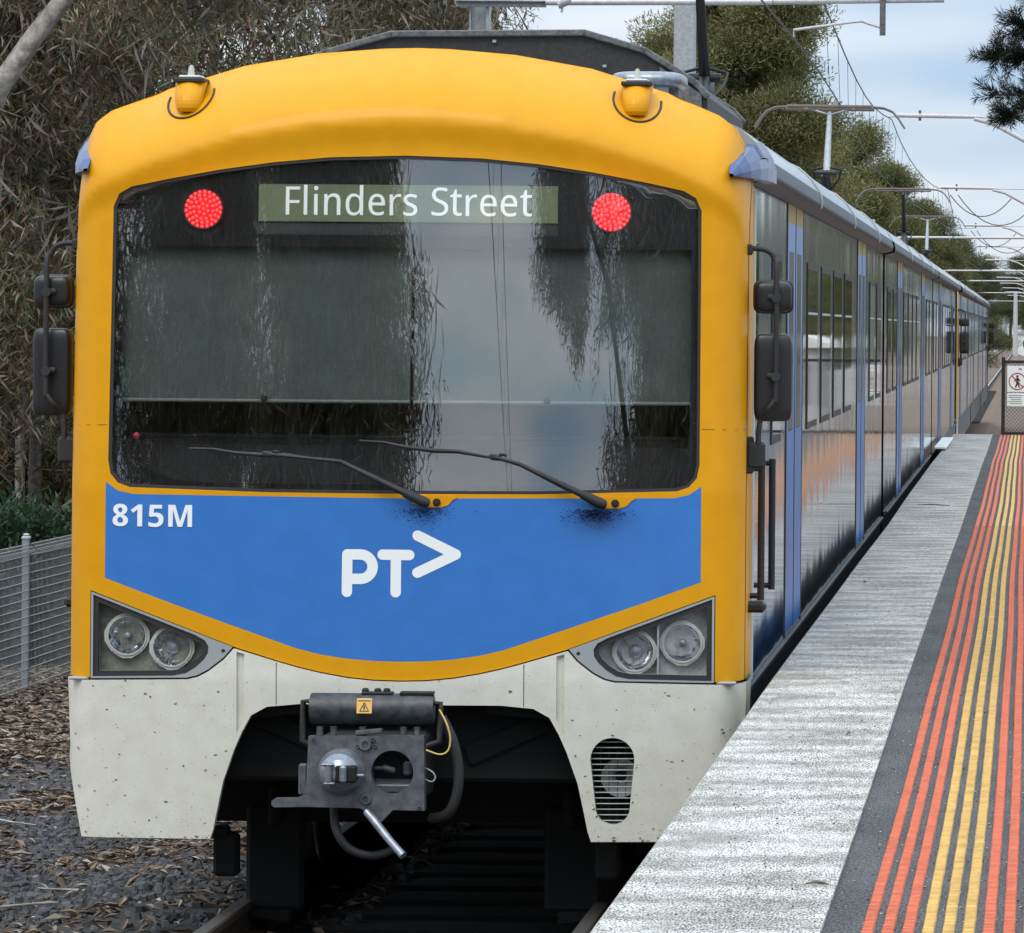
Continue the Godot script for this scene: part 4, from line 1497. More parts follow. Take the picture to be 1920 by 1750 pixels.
func build_platform() -> void:
	var o := thing("platform", "", "")
	tag(o, "railway platform with white painted edge and orange and yellow tactile lines", "", "", "structure")
	var g := Geo.new()
	g.box(Vector3(1.6, 0.33, -33.5), Vector3(5.3, 1.38, 97.0))
	part(g, "wall", M.concrete, o)
	g = Geo.new()
	strip_sheet(g, -1.06, 4.3, DECK - 0.012, 15, PLATFORM_END, 0.5)
	part(g, "asphalt", M.asphalt, o)
	g = Geo.new()
	strip_sheet(g, EDGE, -0.545, DECK, 15, PLATFORM_END, 0.5)
	var n := 194
	for k in n:
		var a := lerpf(15, PLATFORM_END, float(k) / n)
		var b := lerpf(15, PLATFORM_END, float(k + 1) / n)
		g.quad(Vector3(EDGE - 0.012, DECK - 0.012 + sag(b), b), Vector3(EDGE - 0.012, DECK - 0.012 + sag(a), a), Vector3(EDGE, DECK + sag(a), a), Vector3(EDGE, DECK + sag(b), b))
		g.quad(Vector3(EDGE - 0.012, DECK - 0.11 + sag(b), b), Vector3(EDGE - 0.012, DECK - 0.11 + sag(a), a), Vector3(EDGE - 0.012, DECK - 0.012 + sag(a), a), Vector3(EDGE - 0.012, DECK - 0.012 + sag(b), b))
		g.quad(Vector3(-0.545, DECK + sag(a), a), Vector3(-0.545, DECK - 0.02 + sag(a), a), Vector3(-0.545, DECK - 0.02 + sag(b), b), Vector3(-0.545, DECK + sag(b), b))
	g.quad(Vector3(EDGE, DECK - 0.11 + sag(PLATFORM_END), PLATFORM_END), Vector3(EDGE, DECK + sag(PLATFORM_END), PLATFORM_END), Vector3(-0.545, DECK + sag(PLATFORM_END), PLATFORM_END), Vector3(-0.545, DECK - 0.11 + sag(PLATFORM_END), PLATFORM_END))
	part(g, "coping", M.coping, o)
	for k in 12:
		g = Geo.new()
		var x := -0.4347 + 0.0545 * k
		var phase := k * 0.37
		var rib := 0.036
		var z := 12.0
		var low := DECK - 0.012
		while z > PLATFORM_END + 0.1:
			var near := z > -44.0 and z < -11.0
			var a := z
			var b := z - (rib if near else 0.4)
			var wa := x + drift(a) + 0.0005 * sin(a * 9 + phase)
			var wb := x + drift(b) + 0.0005 * sin(b * 9 + phase)
			var ha := low + sag(a)
			var hb := low + sag(b)
			var top := 0.0075
			if near:
				var m := lerpf(a, b, 0.62)
				var wm := lerpf(wa, wb, 0.62)
				var hm := lerpf(ha, hb, 0.62)
				g.quad(Vector3(wa + 0.003, ha + top, a), Vector3(wa + 0.030, ha + top, a), Vector3(wm + 0.030, hm + top, m), Vector3(wm + 0.003, hm + top, m))
				g.quad(Vector3(wm + 0.004, hm + top - 0.004, m), Vector3(wm + 0.029, hm + top - 0.004, m), Vector3(wb + 0.029, hb + top - 0.004, b), Vector3(wb + 0.004, hb + top - 0.004, b))
				g.quad(Vector3(wb + 0.003, hb + top - 0.004, b), Vector3(wb + 0.030, hb + top - 0.004, b), Vector3(wb + 0.030, hb + top, b), Vector3(wb + 0.003, hb + top, b))
			else:
				g.quad(Vector3(wa + 0.003, ha + top, a), Vector3(wa + 0.030, ha + top, a), Vector3(wb + 0.030, hb + top, b), Vector3(wb + 0.003, hb + top, b))
			g.quad(Vector3(wb, hb, b), Vector3(wa, ha, a), Vector3(wa + 0.003, ha + top, a), Vector3(wb + 0.003, hb + top, b))
			g.quad(Vector3(wa + 0.033, ha, a), Vector3(wb + 0.033, hb, b), Vector3(wb + 0.030, hb + top, b), Vector3(wa + 0.030, ha + top, a))
			z = b
		part(g, "tactile_strip", M.tactile_yellow if k in [3, 4, 5, 9, 10, 11] else M.tactile_orange, o)
	rng.seed = 31
	var bit := Geo.new()
	bit.box(Vector3(0, 0.35, 0), Vector3(1.0, 0.8, 1.4), Basis(Vector3(1, 2, 1).normalized(), 0.6), 0.2)
	var places := []
	var tones := []
	for k in 2600:
		var z := -13.0 - 34.0 * pow(rng.randf(), 1.4)
		var x := rng.randf_range(-0.53, 0.25) if k % 4 else rng.randf_range(-1.1, -0.56)
		var r := rng.randf_range(0.0015, 0.0045)
		places.append(Transform3D(Basis(Vector3.UP, rng.randf() * TAU).scaled(Vector3(r, r, r * rng.randf_range(1, 4))), Vector3(x, DECK - (0.011 if x > -0.545 else -0.001) + sag(z), z)))
		var pale := rng.randf() < 0.55
		var b := rng.randf_range(0.6, 1.3)
		tones.append(Color(0.42 * b, 0.38 * b, 0.30 * b) if pale else Color(0.06 * b, 0.045 * b, 0.03 * b))
	tag(scatter(bit.mesh(true), M.litter, "grit", places, null, tones), "tiny crumbs of grit and dry litter scattered over the platform", "grit", "", "stuff")
	# a pale ramp plate lying at the edge
	g = Geo.new()
	g.box(Vector3(-1.17, DECK + sag(-74.0) + 0.04, -74.0), Vector3(0.16, 0.03, 6.4), Basis(), 0.006)
	tag(part(g, "ramp_plate", M.board), "pale narrow gap plate lying along the platform edge near its far end", "ramp plate")
	# fallen twigs
	for w in [[Vector3(-0.86, 0, -48.5), 0.32, 0.25, "long dark twig lying across the white platform edge"], [Vector3(-0.70, 0, -21.0), 0.03, 1.9, "dark leaf scrap on the white platform edge beside the asphalt"], [Vector3(-0.60, 0, -15.4), 0.07, 0.12, "short dark twig touching the asphalt line on the platform"], [Vector3(-1.02, 0, -33.5), 0.035, 1.1, "small dark leaf near the platform edge beside the train doors"]]:
		g = Geo.new()
		var at: Vector3 = w[0]
		at.y = DECK + sag(at.z) + 0.006
		var d: Vector3 = Vector3(cos(w[2]), 0, sin(w[2])) * w[1]
		g.tube([at - d / 2, at - d * 0.1 + Vector3(0, 0.008, 0.004), at + d * 0.25 + Vector3(0, 0.004, -0.003), at + d / 2], [0.002, 0.006, 0.005, 0.002], 5)
		tag(part(g, "twig", M.bark_grey), w[3], "twig")

func build_ground() -> void:
	var g := Geo.new()
	g.quad(Vector3(-900, EARTH, 300), Vector3(900, EARTH, 300), Vector3(900, EARTH, -2500), Vector3(-900, EARTH, -2500))
	var o := part(g, "ground", M.earth)
	tag(o, "", "", "", "structure")
	# the ballast bed
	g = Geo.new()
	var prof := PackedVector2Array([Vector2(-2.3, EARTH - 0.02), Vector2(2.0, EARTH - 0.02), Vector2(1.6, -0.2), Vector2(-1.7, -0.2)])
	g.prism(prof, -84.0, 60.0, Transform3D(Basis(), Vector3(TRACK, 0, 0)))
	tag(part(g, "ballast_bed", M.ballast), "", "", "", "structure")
	g = Geo.new()
	g.prism(prof, -1500.0, -84.0, Transform3D(Basis(), Vector3(TRACK, 0, 0)))
	tag(part(g, "rusty_ballast_bed", M.rusty_ballast), "", "", "", "structure")
	# the track
	var t := thing("railway_track", "", "")
	tag(t, "", "", "", "structure")
	for s in [-1.0, 1.0]:
		g = Geo.new()
		var x: float = TRACK + s * 0.835
		for p in [[-0.075, -0.175, 0.15, 0.02], [-0.009, -0.155, 0.018, 0.13], [-0.035, -0.04, 0.07, 0.038]]:
			g.box(Vector3(x + p[0] + p[2] / 2, p[1] + p[3] / 2, -720), Vector3(p[2], p[3], 1560), Basis(), 0.004)
		part(g, "rail", M.rail_side, t)
		g = Geo.new()
		g.box(Vector3(x, -0.0005, -720), Vector3(0.06, 0.005, 1560))
		part(g, "rail_head", M.rail_top, t)
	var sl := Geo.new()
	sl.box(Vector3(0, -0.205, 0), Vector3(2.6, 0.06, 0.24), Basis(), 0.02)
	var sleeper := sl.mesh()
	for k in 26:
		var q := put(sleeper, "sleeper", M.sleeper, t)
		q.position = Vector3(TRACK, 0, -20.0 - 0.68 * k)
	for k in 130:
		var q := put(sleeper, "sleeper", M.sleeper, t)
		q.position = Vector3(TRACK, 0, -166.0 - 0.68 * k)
	build_litter()

func build_litter() -> void:
	# chips of dark stone and a litter of gum leaves beside the track
	var f := noise(0.55, 91, 3)
	var stone := []
	for k in 3:
		var g := Geo.new()
		var r := RandomNumberGenerator.new()
		r.seed = 500 + k
		var pts := []
		for q in 6:
			var a := TAU * q / 6 + r.randf_range(-0.3, 0.3)
			pts.append(Vector2(cos(a), sin(a)) * r.randf_range(0.7, 1.1))
		var top := []
		var bottom := []
		for p in pts:
			bottom.append(Vector3(p.x * 0.03, -0.008, p.y * 0.02))
			top.append(Vector3(p.x * 0.022, r.randf_range(0.008, 0.017), p.y * 0.015))
		for q in 6:
			g.quad(bottom[(q + 1) % 6], bottom[q], top[q], top[(q + 1) % 6])
		for q in range(1, 5):
			g.tri(top[0], top[q + 1], top[q])
		stone.append(g.mesh(true))
	var leaf := []
	for k in 2:
		var g := Geo.new()
		var w := 0.011 + 0.004 * k
		var l := 0.045 + 0.015 * k
		var bend := 0.012
		g.quad(Vector3(-l, 0.004, 0), Vector3(0, bend, w), Vector3(l, 0.002, 0.01), Vector3(0, bend + 0.004, -w))
		leaf.append(g.mesh(true))
	rng.seed = 77
	var where := [[], [], [], [], []]
	var tint := [[], [], [], [], []]
	for k in 150000:
		var z := -24.0 - 26.0 * sqrt(rng.randf())
		var x := rng.randf_range(-9.4, TRACK - 0.4)
		if x < -0.196 * -z * 1.0 - 0.6 and false:
			continue
		var y := EARTH
		var off := x - TRACK
		if off > -2.3:
			y = lerpf(EARTH, -0.2, clampf((off + 2.3) / 0.6, 0, 1))
		var cover := f.get_noise_2d(x, z * 0.8) + 0.55 * smoothstep(-5.6, -8.2, x) * smoothstep(-34, -40, z) - 0.05
		var leafy := rng.randf() < clampf(0.34 + cover * 1.5, 0.05, 0.94)
		var turn := Basis.from_euler(Vector3(rng.randfn(0, 0.25), rng.randf() * TAU, rng.randfn(0, 0.25)))
		if leafy:
			var s := rng.randf_range(0.6, 1.35)
			var which := 3 + rng.randi() % 2
			where[which].append(Transform3D(turn.scaled(Vector3.ONE * s), Vector3(x, y + rng.randf_range(0.008, 0.035), z)))
			var tone := rng.randf()
			var b := rng.randf_range(0.55, 1.25)
			tint[which].append(Color(0.21 * b, 0.145 * b, 0.095 * b) if tone < 0.45 else (Color(0.13 * b, 0.085 * b, 0.055 * b) if tone < 0.75 else Color(0.34 * b, 0.30 * b, 0.25 * b)))
		else:
			var which := rng.randi() % 3
			var s := rng.randf_range(0.6, 1.9)
			where[which].append(Transform3D(turn.scaled(Vector3.ONE * s), Vector3(x, y + rng.randf_range(0.0, 0.012), z)))
			var b := rng.randf_range(0.5, 1.5)
			tint[which].append(Color(0.062 * b, 0.062 * b, 0.064 * b))
	var made := []
	for k in 5:
		var o := scatter(stone[k] if k < 3 else leaf[k - 3], M.litter, "stone_chips" if k < 3 else "leaf_litter", where[k], null, tint[k])
		tag(o, ["dark grey stone chips spread beside the track", "dark grey stone chips spread beside the track", "dark grey stone chips spread beside the track", "dry brown gum leaves littering the ground beside the track", "dry brown gum leaves littering the ground beside the track"][k], "stones" if k < 3 else "leaf litter", "stones beside the track" if k < 3 else "leaves beside the track", "stuff")
		made.append(o)
	for k in 26:
		var z := -27.0 - 17.0 * rng.randf()
		var x := -8.0 + 3.6 * rng.randf()
		var a := rng.randf() * TAU
		var l := rng.randf_range(0.3, 0.9)
		var d := Vector3(cos(a), 0, sin(a) * 0.8) * l
		var p := Vector3(x, EARTH + 0.035, z)
		var g := Geo.new()
		g.tube([p - d / 2, p - d * 0.15 + Vector3(0.03, 0.02, 0), p + d * 0.2 + Vector3(-0.02, 0.012, 0.03), p + d / 2], [0.004, 0.009, 0.007, 0.003], 5)
		tag(part(g, "fallen_stick", M.bark_pale if k % 3 else M.bark_grey), "thin dry stick lying among the leaf litter beside the track", "stick", "sticks on the ground")

# ---------------------------------------------------------------- fences, signs, overhead line
func build_mesh_fence() -> void:
	var o := thing("mesh_fence", "grey welded wire fence along the leaf litter, in front of dark shrubs", "fence", Vector3(-8.3, EARTH, -44.2))
	var g := Geo.new()
	for k in range(-4, 6):
		g = Geo.new()
		g.box(Vector3(0, 0.63, k * -2.4), Vector3(0.06, 1.3, 0.06), Basis(), 0.008)
		part(g, "post", M.fence_post, o)
		g = Geo.new()
		g.box(Vector3(0, 1.285, k * -2.4), Vector3(0.072, 0.03, 0.072), Basis(), 0.01)
		g.box(Vector3(0, 1.31, k * -2.4), Vector3(0.05, 0.025, 0.05), Basis(), 0.01)
		part(g, "post_cap", M.fence_steel, o)
	for k in range(-4, 5):
		var z0 := k * -2.4 - 0.03
		var z1 := z0 - 2.34
		g = Geo.new()
		var bow := 0.05
		for row in 16:
			var y := 0.06 + row * 0.072
			var p := []
			for q in 7:
				var f := q / 6.0
				p.append(Vector3(0.03 + bow * sin(PI * f) * 0.5, y + 0.012 * sin(PI * f) * (1.0 if row < 8 else 0.3), lerpf(z0, z1, f)))
			g.tube(p, 0.005, 4, false)
		# the rolled top edge, a triangle of wires
		for e in [[0.03, 1.15], [0.085, 1.19], [0.03, 1.235], [0.06, 1.17], [0.06, 1.213]]:
			g.tube([Vector3(e[0], e[1], z0), Vector3(e[0], e[1], z1)], 0.0038, 4, false)
		var n := 47
		for q in n:
			var f := (q + 0.5) / n
			var z := lerpf(z0, z1, f)
			var b := bow * sin(PI * f) * 0.5
			g.tube([Vector3(0.03 + b, 0.03, z), Vector3(0.03 + b, 1.15, z), Vector3(0.088, 1.192, z), Vector3(0.03, 1.24, z), Vector3(0.022, 1.16, z)], 0.0022, 3, false)
		var w := part(g, "wire_mesh", M.fence_steel, o)
		w.set_meta("kind", "stuff")

func build_end_fence() -> void:
	var z := PLATFORM_END + 0.12
	var y := DECK + sag(z) - 0.01
	var o := thing("chain_link_fence", "black framed chain link barrier across the far end of the platform", "fence", Vector3(0, y, z))
	var g := Geo.new()
	for x in [-0.39, 1.6, 3.6]:
		g = Geo.new()
		g.box(Vector3(x, 0.6, 0), Vector3(0.055, 1.2, 0.055), Basis(), 0.006)
		part(g, "post", M.black, o)
	for h in [1.13, 0.03]:
		g = Geo.new()
		g.box(Vector3(1.6, h, 0), Vector3(3.93, 0.045, 0.045), Basis(), 0.006)
		part(g, "rail", M.black, o)
	g = Geo.new()
	for k in 90:
		for s in [-1.0, 1.0]:
			var x0 := -0.4 + (k - 22) * 0.06
			var a := Vector2(x0 if s > 0 else x0 + 1.1, 0.05)
			var b := a + Vector2(s * 1.06, 1.06)
			var lo := -0.36
			var hi := 3.57
			var t0 := 0.0
			var t1 := 1.0
			var dx := b.x - a.x
			var ta := (lo - a.x) / dx
			var tb := (hi - a.x) / dx
			t0 = maxf(t0, minf(ta, tb))
			t1 = minf(t1, maxf(ta, tb))
			if t1 - t0 < 0.02:
				continue
			var p := a.lerp(b, t0)
			var q := a.lerp(b, t1)
			g.tube([Vector3(p.x, p.y, 0.004 * s), Vector3(q.x, q.y, 0.004 * s)], 0.0032, 3, false)
	var w := part(g, "wire_mesh", M.rubber, o)
	w.set_meta("kind", "stuff")
	var sg := thing("warning_sign", "white sign with a walking figure struck out by a red ring, on black fence", "sign", Vector3(-0.175, y, z + 0.045))
	g = Geo.new()
	g.box(Vector3(0, 0.865, 0), Vector3(0.31, 0.40, 0.008), Basis(), 0.003)
	part(g, "board", M.board, sg)
	g = Geo.new()
	var ring := []
	for k in 33:
		ring.append(Vector3(cos(TAU * k / 32) * 0.125, 0.83 + sin(TAU * k / 32) * 0.125, 0.006))
	g.tube(ring, 0.008, 5, false)
	g.tube([Vector3(-0.088, 0.918, 0.0085), Vector3(0.088, 0.742, 0.0085)], 0.007, 5)
	part(g, "red_ring", M.sign_red, sg)
	g = Geo.new()
	g.prism(ellipse(Vector2(0, 0.905), 0.018, 0.02, 14), 0.004, 0.0075)
	for e in [[Vector2(0, 0.88), Vector2(0.002, 0.81), 0.02], [Vector2(0, 0.81), Vector2(-0.028, 0.735), 0.011], [Vector2(0.002, 0.81), Vector2(0.032, 0.735), 0.011], [Vector2(-0.012, 0.875), Vector2(-0.045, 0.825), 0.008], [Vector2(0.012, 0.875), Vector2(0.045, 0.83), 0.008]]:
		g.prism(Geometry2D.offset_polyline(PackedVector2Array([e[0], e[1]]), e[2], Geometry2D.JOIN_ROUND, Geometry2D.END_ROUND)[0], 0.004, 0.0075)
	part(g, "walking_figure", M.ink, sg)
	put(lettering("No", true, Vector2(0.02, 1.005), Vector2(0.07, 1.035), 0.003, 0.004, false), "lettering", M.ink, sg)
	var lower := thing("notice_board", "white notice of small print under the struck out walking figure", "sign", Vector3(-0.175, y, z + 0.045))
	g = Geo.new()
	g.box(Vector3(0, 0.545, 0), Vector3(0.31, 0.20, 0.008), Basis(), 0.003)
	part(g, "board", M.board, lower)
	g = Geo.new()
	for k in 5:
		g.box(Vector3(-0.02 - 0.015 * (k % 2), 0.61 - k * 0.031, 0.005), Vector3(0.22 - 0.03 * (k % 3), 0.007, 0.003))
	part(g, "small_print", M.ink, lower)

func insulator(g: Geo, a: Vector3, b: Vector3, r: float) -> void:
	var dir := (b - a).normalized()
	var q := Transform3D(Basis(Quaternion(Vector3.UP, dir)), a)
	var l := a.distance_to(b)
	var prof := []
	for k in 5:
		prof.append_array([Vector2(r * 0.45, l * k / 5.0), Vector2(r, l * (k + 0.3) / 5.0), Vector2(r * 0.95, l * (k + 0.55) / 5.0)])
	prof.append(Vector2(r * 0.45, l))
	g.lathe(prof, q, 10)

func messenger(z: float) -> float:   # height of the carrying wire: it hangs from supports about 56 m apart
	var span := 56.4
	var f := fposmod(-z - 57.5, span) / span
	return 6.75 + 0.5 * (4.0 * (f - 0.5) * (f - 0.5)) - 0.02

func zigzag(z: float) -> float:
	return TRACK + 0.24 * cos(PI * (-z - 57.5) / 56.4)

func build_masts() -> void:
	# the near mast: a grey column left of the track with a long pipe over it
	var o := thing("overhead_mast", "grey steel mast carrying a long white pipe over the lead car's roof", "mast", Vector3(-6.0, EARTH, -58.0), "masts of the overhead line")
	var g := Geo.new()
	g.box(Vector3(0, 4.2, -0.1), Vector3(0.035, 8.6, 0.02))
	for x in [-0.1, 0.09]:
		g.box(Vector3(x, 4.2, 0), Vector3(0.02 if x < 0 else 0.04, 8.6, 0.2), Basis(), 0.004)
	g.box(Vector3(-0.01, 4.2, 0), Vector3(0.17, 8.6, 0.012))
	part(g, "column", M.galvanised, o)
	g = Geo.new()
	g.box(Vector3(0.24, 6.57, 0.13), Vector3(0.98, 0.07, 0.02), Basis(), 0.004)
	g.box(Vector3(0.24, 6.60, 0.17), Vector3(0.98, 0.015, 0.07), Basis(), 0.003)
	part(g, "bracket", M.galvanised, o)
	g = Geo.new()
	g.tube([Vector3(0.72, 6.59, 0.15), Vector3(2.9, 6.61, 0.15), Vector3(5.05, 6.655, 0.15)], 0.035, 12)
	part(g, "pipe", M.pipe, o)
	g = Geo.new()
	g.tube([Vector3(0.9, 6.48, 0.15), Vector3(0.93, 6.72, 0.15), Vector3(0.98, 6.78, 0.15)], 0.012, 6)
	g.tube([Vector3(0.86, 6.56, 0.15), Vector3(1.0, 6.62, 0.15)], 0.045, 10)
	g.box(Vector3(3.42, 6.665, 0.15), Vector3(0.12, 0.03, 0.08), Basis(), 0.006)
	g.tube([Vector3(3.42, 6.55, 0.15), Vector3(3.42, 6.95, 0.15)], 0.01, 6)
	part(g, "clamp", M.galvanised, o)
	g = Geo.new()
	g.box(Vector3(4.385, 6.485, 0.2), Vector3(0.065, 0.46, 0.02), Basis(), 0.003)
	part(g, "drop_plate", M.roof_grey, o)
	g = Geo.new()
	g.tube([Vector3(4.385, 6.335, 0.17), Vector3(4.16, 6.41, 0.17), Vector3(4.05, 6.40, 0.17), Vector3(3.42, 6.31, 0.17)], 0.016, 8)
	g.tube([Vector3(3.42, 6.32, 0.17), Vector3(3.42, WIRE - EARTH + 0.0, 0.17)], 0.008, 6)
	part(g, "steady_arm", M.pipe, o)
	# a plain wide pole further on
	var p := thing("steel_pole", "wide plain grey steel pole behind the overhead pipe, before the olive tree", "pole", Vector3(-5.98, EARTH, -92.0))
	g = Geo.new()
	g.box(Vector3(0, 5.2, 0), Vector3(0.37, 10.6, 0.3), Basis(), 0.03)
	part(g, "column", M.galvanised, p)
	# brackets reaching over from masts on the other side of the line
	var far := 0
	for d in [113.0, 170.0, 231.0, 288.0, 344.0, 400.0, 457.0, 513.0, 570.0, 626.0, 690.0]:
		o = thing("bracket_mast", "slim grey mast with a braced arm over the wires, %s beyond the platform" % ORDINAL[far], "mast", Vector3(2.4, EARTH, -d), "masts with arms over the track")
		g = Geo.new()
		g.box(Vector3(0, 4.2, 0), Vector3(0.2, 8.6, 0.2), Basis(), 0.02)
		part(g, "column", M.galvanised, o)
		g = Geo.new()
		g.tube([Vector3(0, 7.56, 0), Vector3(-3.4, 7.58, 0), Vector3(-3.55, 7.59, 0), Vector3(-4.25, 7.6, 0), Vector3(-5.25, 7.61, 0)], [0.018, 0.018, 0.04, 0.05, 0.05], 8)
		g.tube([Vector3(-3.6, 7.55, 0), Vector3(-3.2, 7.45, 0), Vector3(0, 5.75, 0)], 0.05, 8)
		part(g, "arm", M.pipe, o)
		g = Geo.new()
		var hang := zigzag(-d) - 2.4
		g.tube([Vector3(-4.75, 7.72, 0), Vector3(-4.75, 7.5, 0)], 0.03, 6)
		insulator(g, Vector3(-4.76, messenger(-d) - EARTH + 0.02, 0), Vector3(-4.75, 7.5, 0), 0.035)
		g.tube([Vector3(hang, messenger(-d) - EARTH, 0), Vector3(-4.76, messenger(-d) - EARTH + 0.03, 0)], 0.008, 5)
		part(g, "insulator", M.insulator, o)
		far += 1
	# straight pipes from masts on the left, further off
	far = 0
	for d in [203.0, 315.0, 380.0, 500.0, 640.0]:
		far += 1
		o = thing("portal_mast", "grey mast with a straight pipe over the track, %s past the wide pole" % ORDINAL[far - 1], "mast", Vector3(-6.0, EARTH, -d), "masts with straight pipes over the track")
		g = Geo.new()
		g.box(Vector3(0, 3.6, 0), Vector3(0.22, 7.3, 0.22), Basis(), 0.02)
		part(g, "column", M.galvanised, o)
		g = Geo.new()
		g.tube([Vector3(0.1, 6.5, 0), Vector3(1.3, 6.58, 0), Vector3(8.6, 6.6, 0)], 0.05, 8)
		part(g, "pipe", M.pipe, o)
	o = thing("line_pole", "tall pale pole standing beside the rails beyond the train's end", "pole", Vector3(-1.55, EARTH, -600.0))
	g = Geo.new()
	g.tube([Vector3(0, 0, 0), Vector3(0, 7.4, 0)], [0.32, 0.22], 10)
	part(g, "shaft", M.pipe, o)

func build_wires() -> void:
	var o := thing("overhead_line", "thin dark contact and carrying wires hung along the track", "wire")
	var g := Geo.new()
	var a := []
	var b := []
	var z := 90.0
	while z > -760.0:
		a.append(Vector3(zigzag(z), WIRE + 0.004, z))
		b.append(Vector3(lerpf(zigzag(z), TRACK, 0.3), messenger(z), z))
		z -= 7.05
	g.tube(a, 0.010, 5)
	part(g, "contact_wire", M.wire, o)
	g = Geo.new()
	g.tube(b, 0.011, 5)
	part(g, "carrying_wire", M.wire, o)
	z = 60.0
	while z > -420.0:
		g = Geo.new()
		var x0 := zigzag(z)
		g.tube([Vector3(x0, WIRE, z), Vector3(lerpf(x0, TRACK, 0.3), messenger(z), z)], 0.0045, 3, false)
		part(g, "dropper", M.wire, o)
		z -= 5.4
	# loops of slack cable at the far supports
	for d in [170.0, 231.0]:
		var c := thing("slack_cable", "drooping loop of cable hanging below the overhead arm", "cable", Vector3.ZERO, "slack cables under the overhead arms")
		g = Geo.new()
		for e in [[-2.55, -0.6, 0.9], [-2.3, 0.3, 1.3]]:
			var p := []
			for k in 13:
				var f := k / 12.0
				p.append(Vector3(lerpf(e[0], e[1], f), 7.0 - e[2] * 4.0 * f * (1.0 - f) * 0.7 - 0.1 * f, -d + 0.2))
			g.tube(p, 0.016, 5)
		part(g, "loop", M.wire, c)

# ---------------------------------------------------------------- trees and shrubs
func blade(g: Geo, p: Vector3, dir: Vector3, side: Vector3, l: float, w: float, bend: float) -> void:
	var nrm := dir.cross(side).normalized()
	var m := p + dir * l * 0.45 + nrm * bend
	g.quad(p, m + side * w, p + dir * l, m - side * w)

func cluster(kind: String, seed_: int) -> ArrayMesh:
	var r := RandomNumberGenerator.new()
	r.seed = seed_
	var g := Geo.new()
	var count: int = {"gum": 46, "fine": 120, "needle": 90, "shrub": 60}[kind]
	for k in count:
		var u := Vector3(r.randfn(), r.randfn(), r.randfn()).normalized()
		var rad := pow(r.randf(), 0.45)
		var p := u * rad
		var dir: Vector3
		var l: float
		var w: float
		var b := r.randf_range(0.6, 1.35)
		var tone := r.randf()
		match kind:
			"gum":
				p *= Vector3(0.26, 0.30, 0.26)
				dir = Vector3(r.randfn(0, 0.75), -0.8 + r.randfn(0, 0.45), r.randfn(0, 0.75)).normalized()
				l = r.randf_range(0.09, 0.17)
				w = r.randf_range(0.007, 0.012)
				g.tint = Color(0.115, 0.115, 0.06) if tone < 0.5 else (Color(0.17, 0.11, 0.07) if tone < 0.8 else (Color(0.26, 0.24, 0.185) if tone < 0.92 else Color(0.08, 0.10, 0.045)))  # the few palest leaves are coloured as if catching the light
			"fine":
				p *= Vector3(0.42, 0.22, 0.42)
				dir = (u + Vector3(r.randfn(0, 0.5), 0.35 + r.randfn(0, 0.5), r.randfn(0, 0.5))).normalized()
				l = r.randf_range(0.07, 0.13)
				w = r.randf_range(0.008, 0.014)
				g.tint = Color(0.165, 0.17, 0.068) if tone < 0.6 else (Color(0.23, 0.185, 0.09) if tone < 0.85 else Color(0.09, 0.11, 0.045))
			"needle":
				p = Vector3(0, 0, r.randf_range(-0.02, 0.30))
				dir = Vector3(u.x, u.y + 0.1, absf(u.z) * 0.9 + 0.35).normalized()
				l = r.randf_range(0.10, 0.17)
				w = 0.0032
				g.tint = Color(0.024, 0.032, 0.022)
			"shrub":
				p *= Vector3(0.28, 0.22, 0.28)
				dir = (u + Vector3(0, 0.4, 0)).normalized()
				l = r.randf_range(0.06, 0.10)
				w = r.randf_range(0.016, 0.026)
				g.tint = Color(0.026, 0.060, 0.028) if tone < 0.7 else Color(0.05, 0.088, 0.045)
		g.tint = Color(g.tint.r * b, g.tint.g * b, g.tint.b * b)
		var side := dir.cross(Vector3(r.randfn(), r.randfn(), r.randfn())).normalized()
		blade(g, p, dir, side, l, w, r.randf_range(-0.015, 0.015))
	if kind == "gum":
		for k in 3:
			g.tint = Color(0.21, 0.18, 0.15)
			var dir := Vector3(r.randfn(0, 0.8), r.randfn(0.1, 0.8), r.randfn(0, 0.8)).normalized()
			blade(g, Vector3(r.randfn(0, 0.12), r.randfn(0, 0.12), r.randfn(0, 0.12)), dir, dir.cross(Vector3(0.3, 0.5, 0.8)).normalized(), r.randf_range(0.3, 0.5), 0.004, 0.03)
	return g.mesh(true)

var clusters := {}

func leafy(o: Node3D, paths: Array, kind: String, count: int, sigma: float, size: Vector2, tint: Color, droop: float, low := 0.3) -> void:
	if not clusters.has(kind):
		clusters[kind] = [cluster(kind, 11), cluster(kind, 12), cluster(kind, 13)]
	for v in 3:
		var where := []
		var tints := []
		for k in count / 3:
			var p: Array = paths[rng.randi() % paths.size()]
			var t := rng.randf_range(low, 1.0) * (p.size() - 1)
			var at: Vector3 = p[int(t)].lerp(p[mini(int(t) + 1, p.size() - 1)], t - int(t))
			at += Vector3(rng.randfn(0, sigma), rng.randfn(0, sigma * 0.7) - droop * rng.randf(), rng.randfn(0, sigma))
			var s := rng.randf_range(size.x, size.y)
			var turn := Basis.from_euler(Vector3(rng.randfn(0, 0.22), rng.randf() * TAU, rng.randfn(0, 0.22)))
			where.append(Transform3D(turn.scaled(Vector3.ONE * s), at))
			var b := rng.randf_range(0.75, 1.25)
			tints.append(Color(tint.r * b * rng.randf_range(0.9, 1.12), tint.g * b, tint.b * b))
		scatter(clusters[kind][v], M.leaf, "crown", where, o, tints)

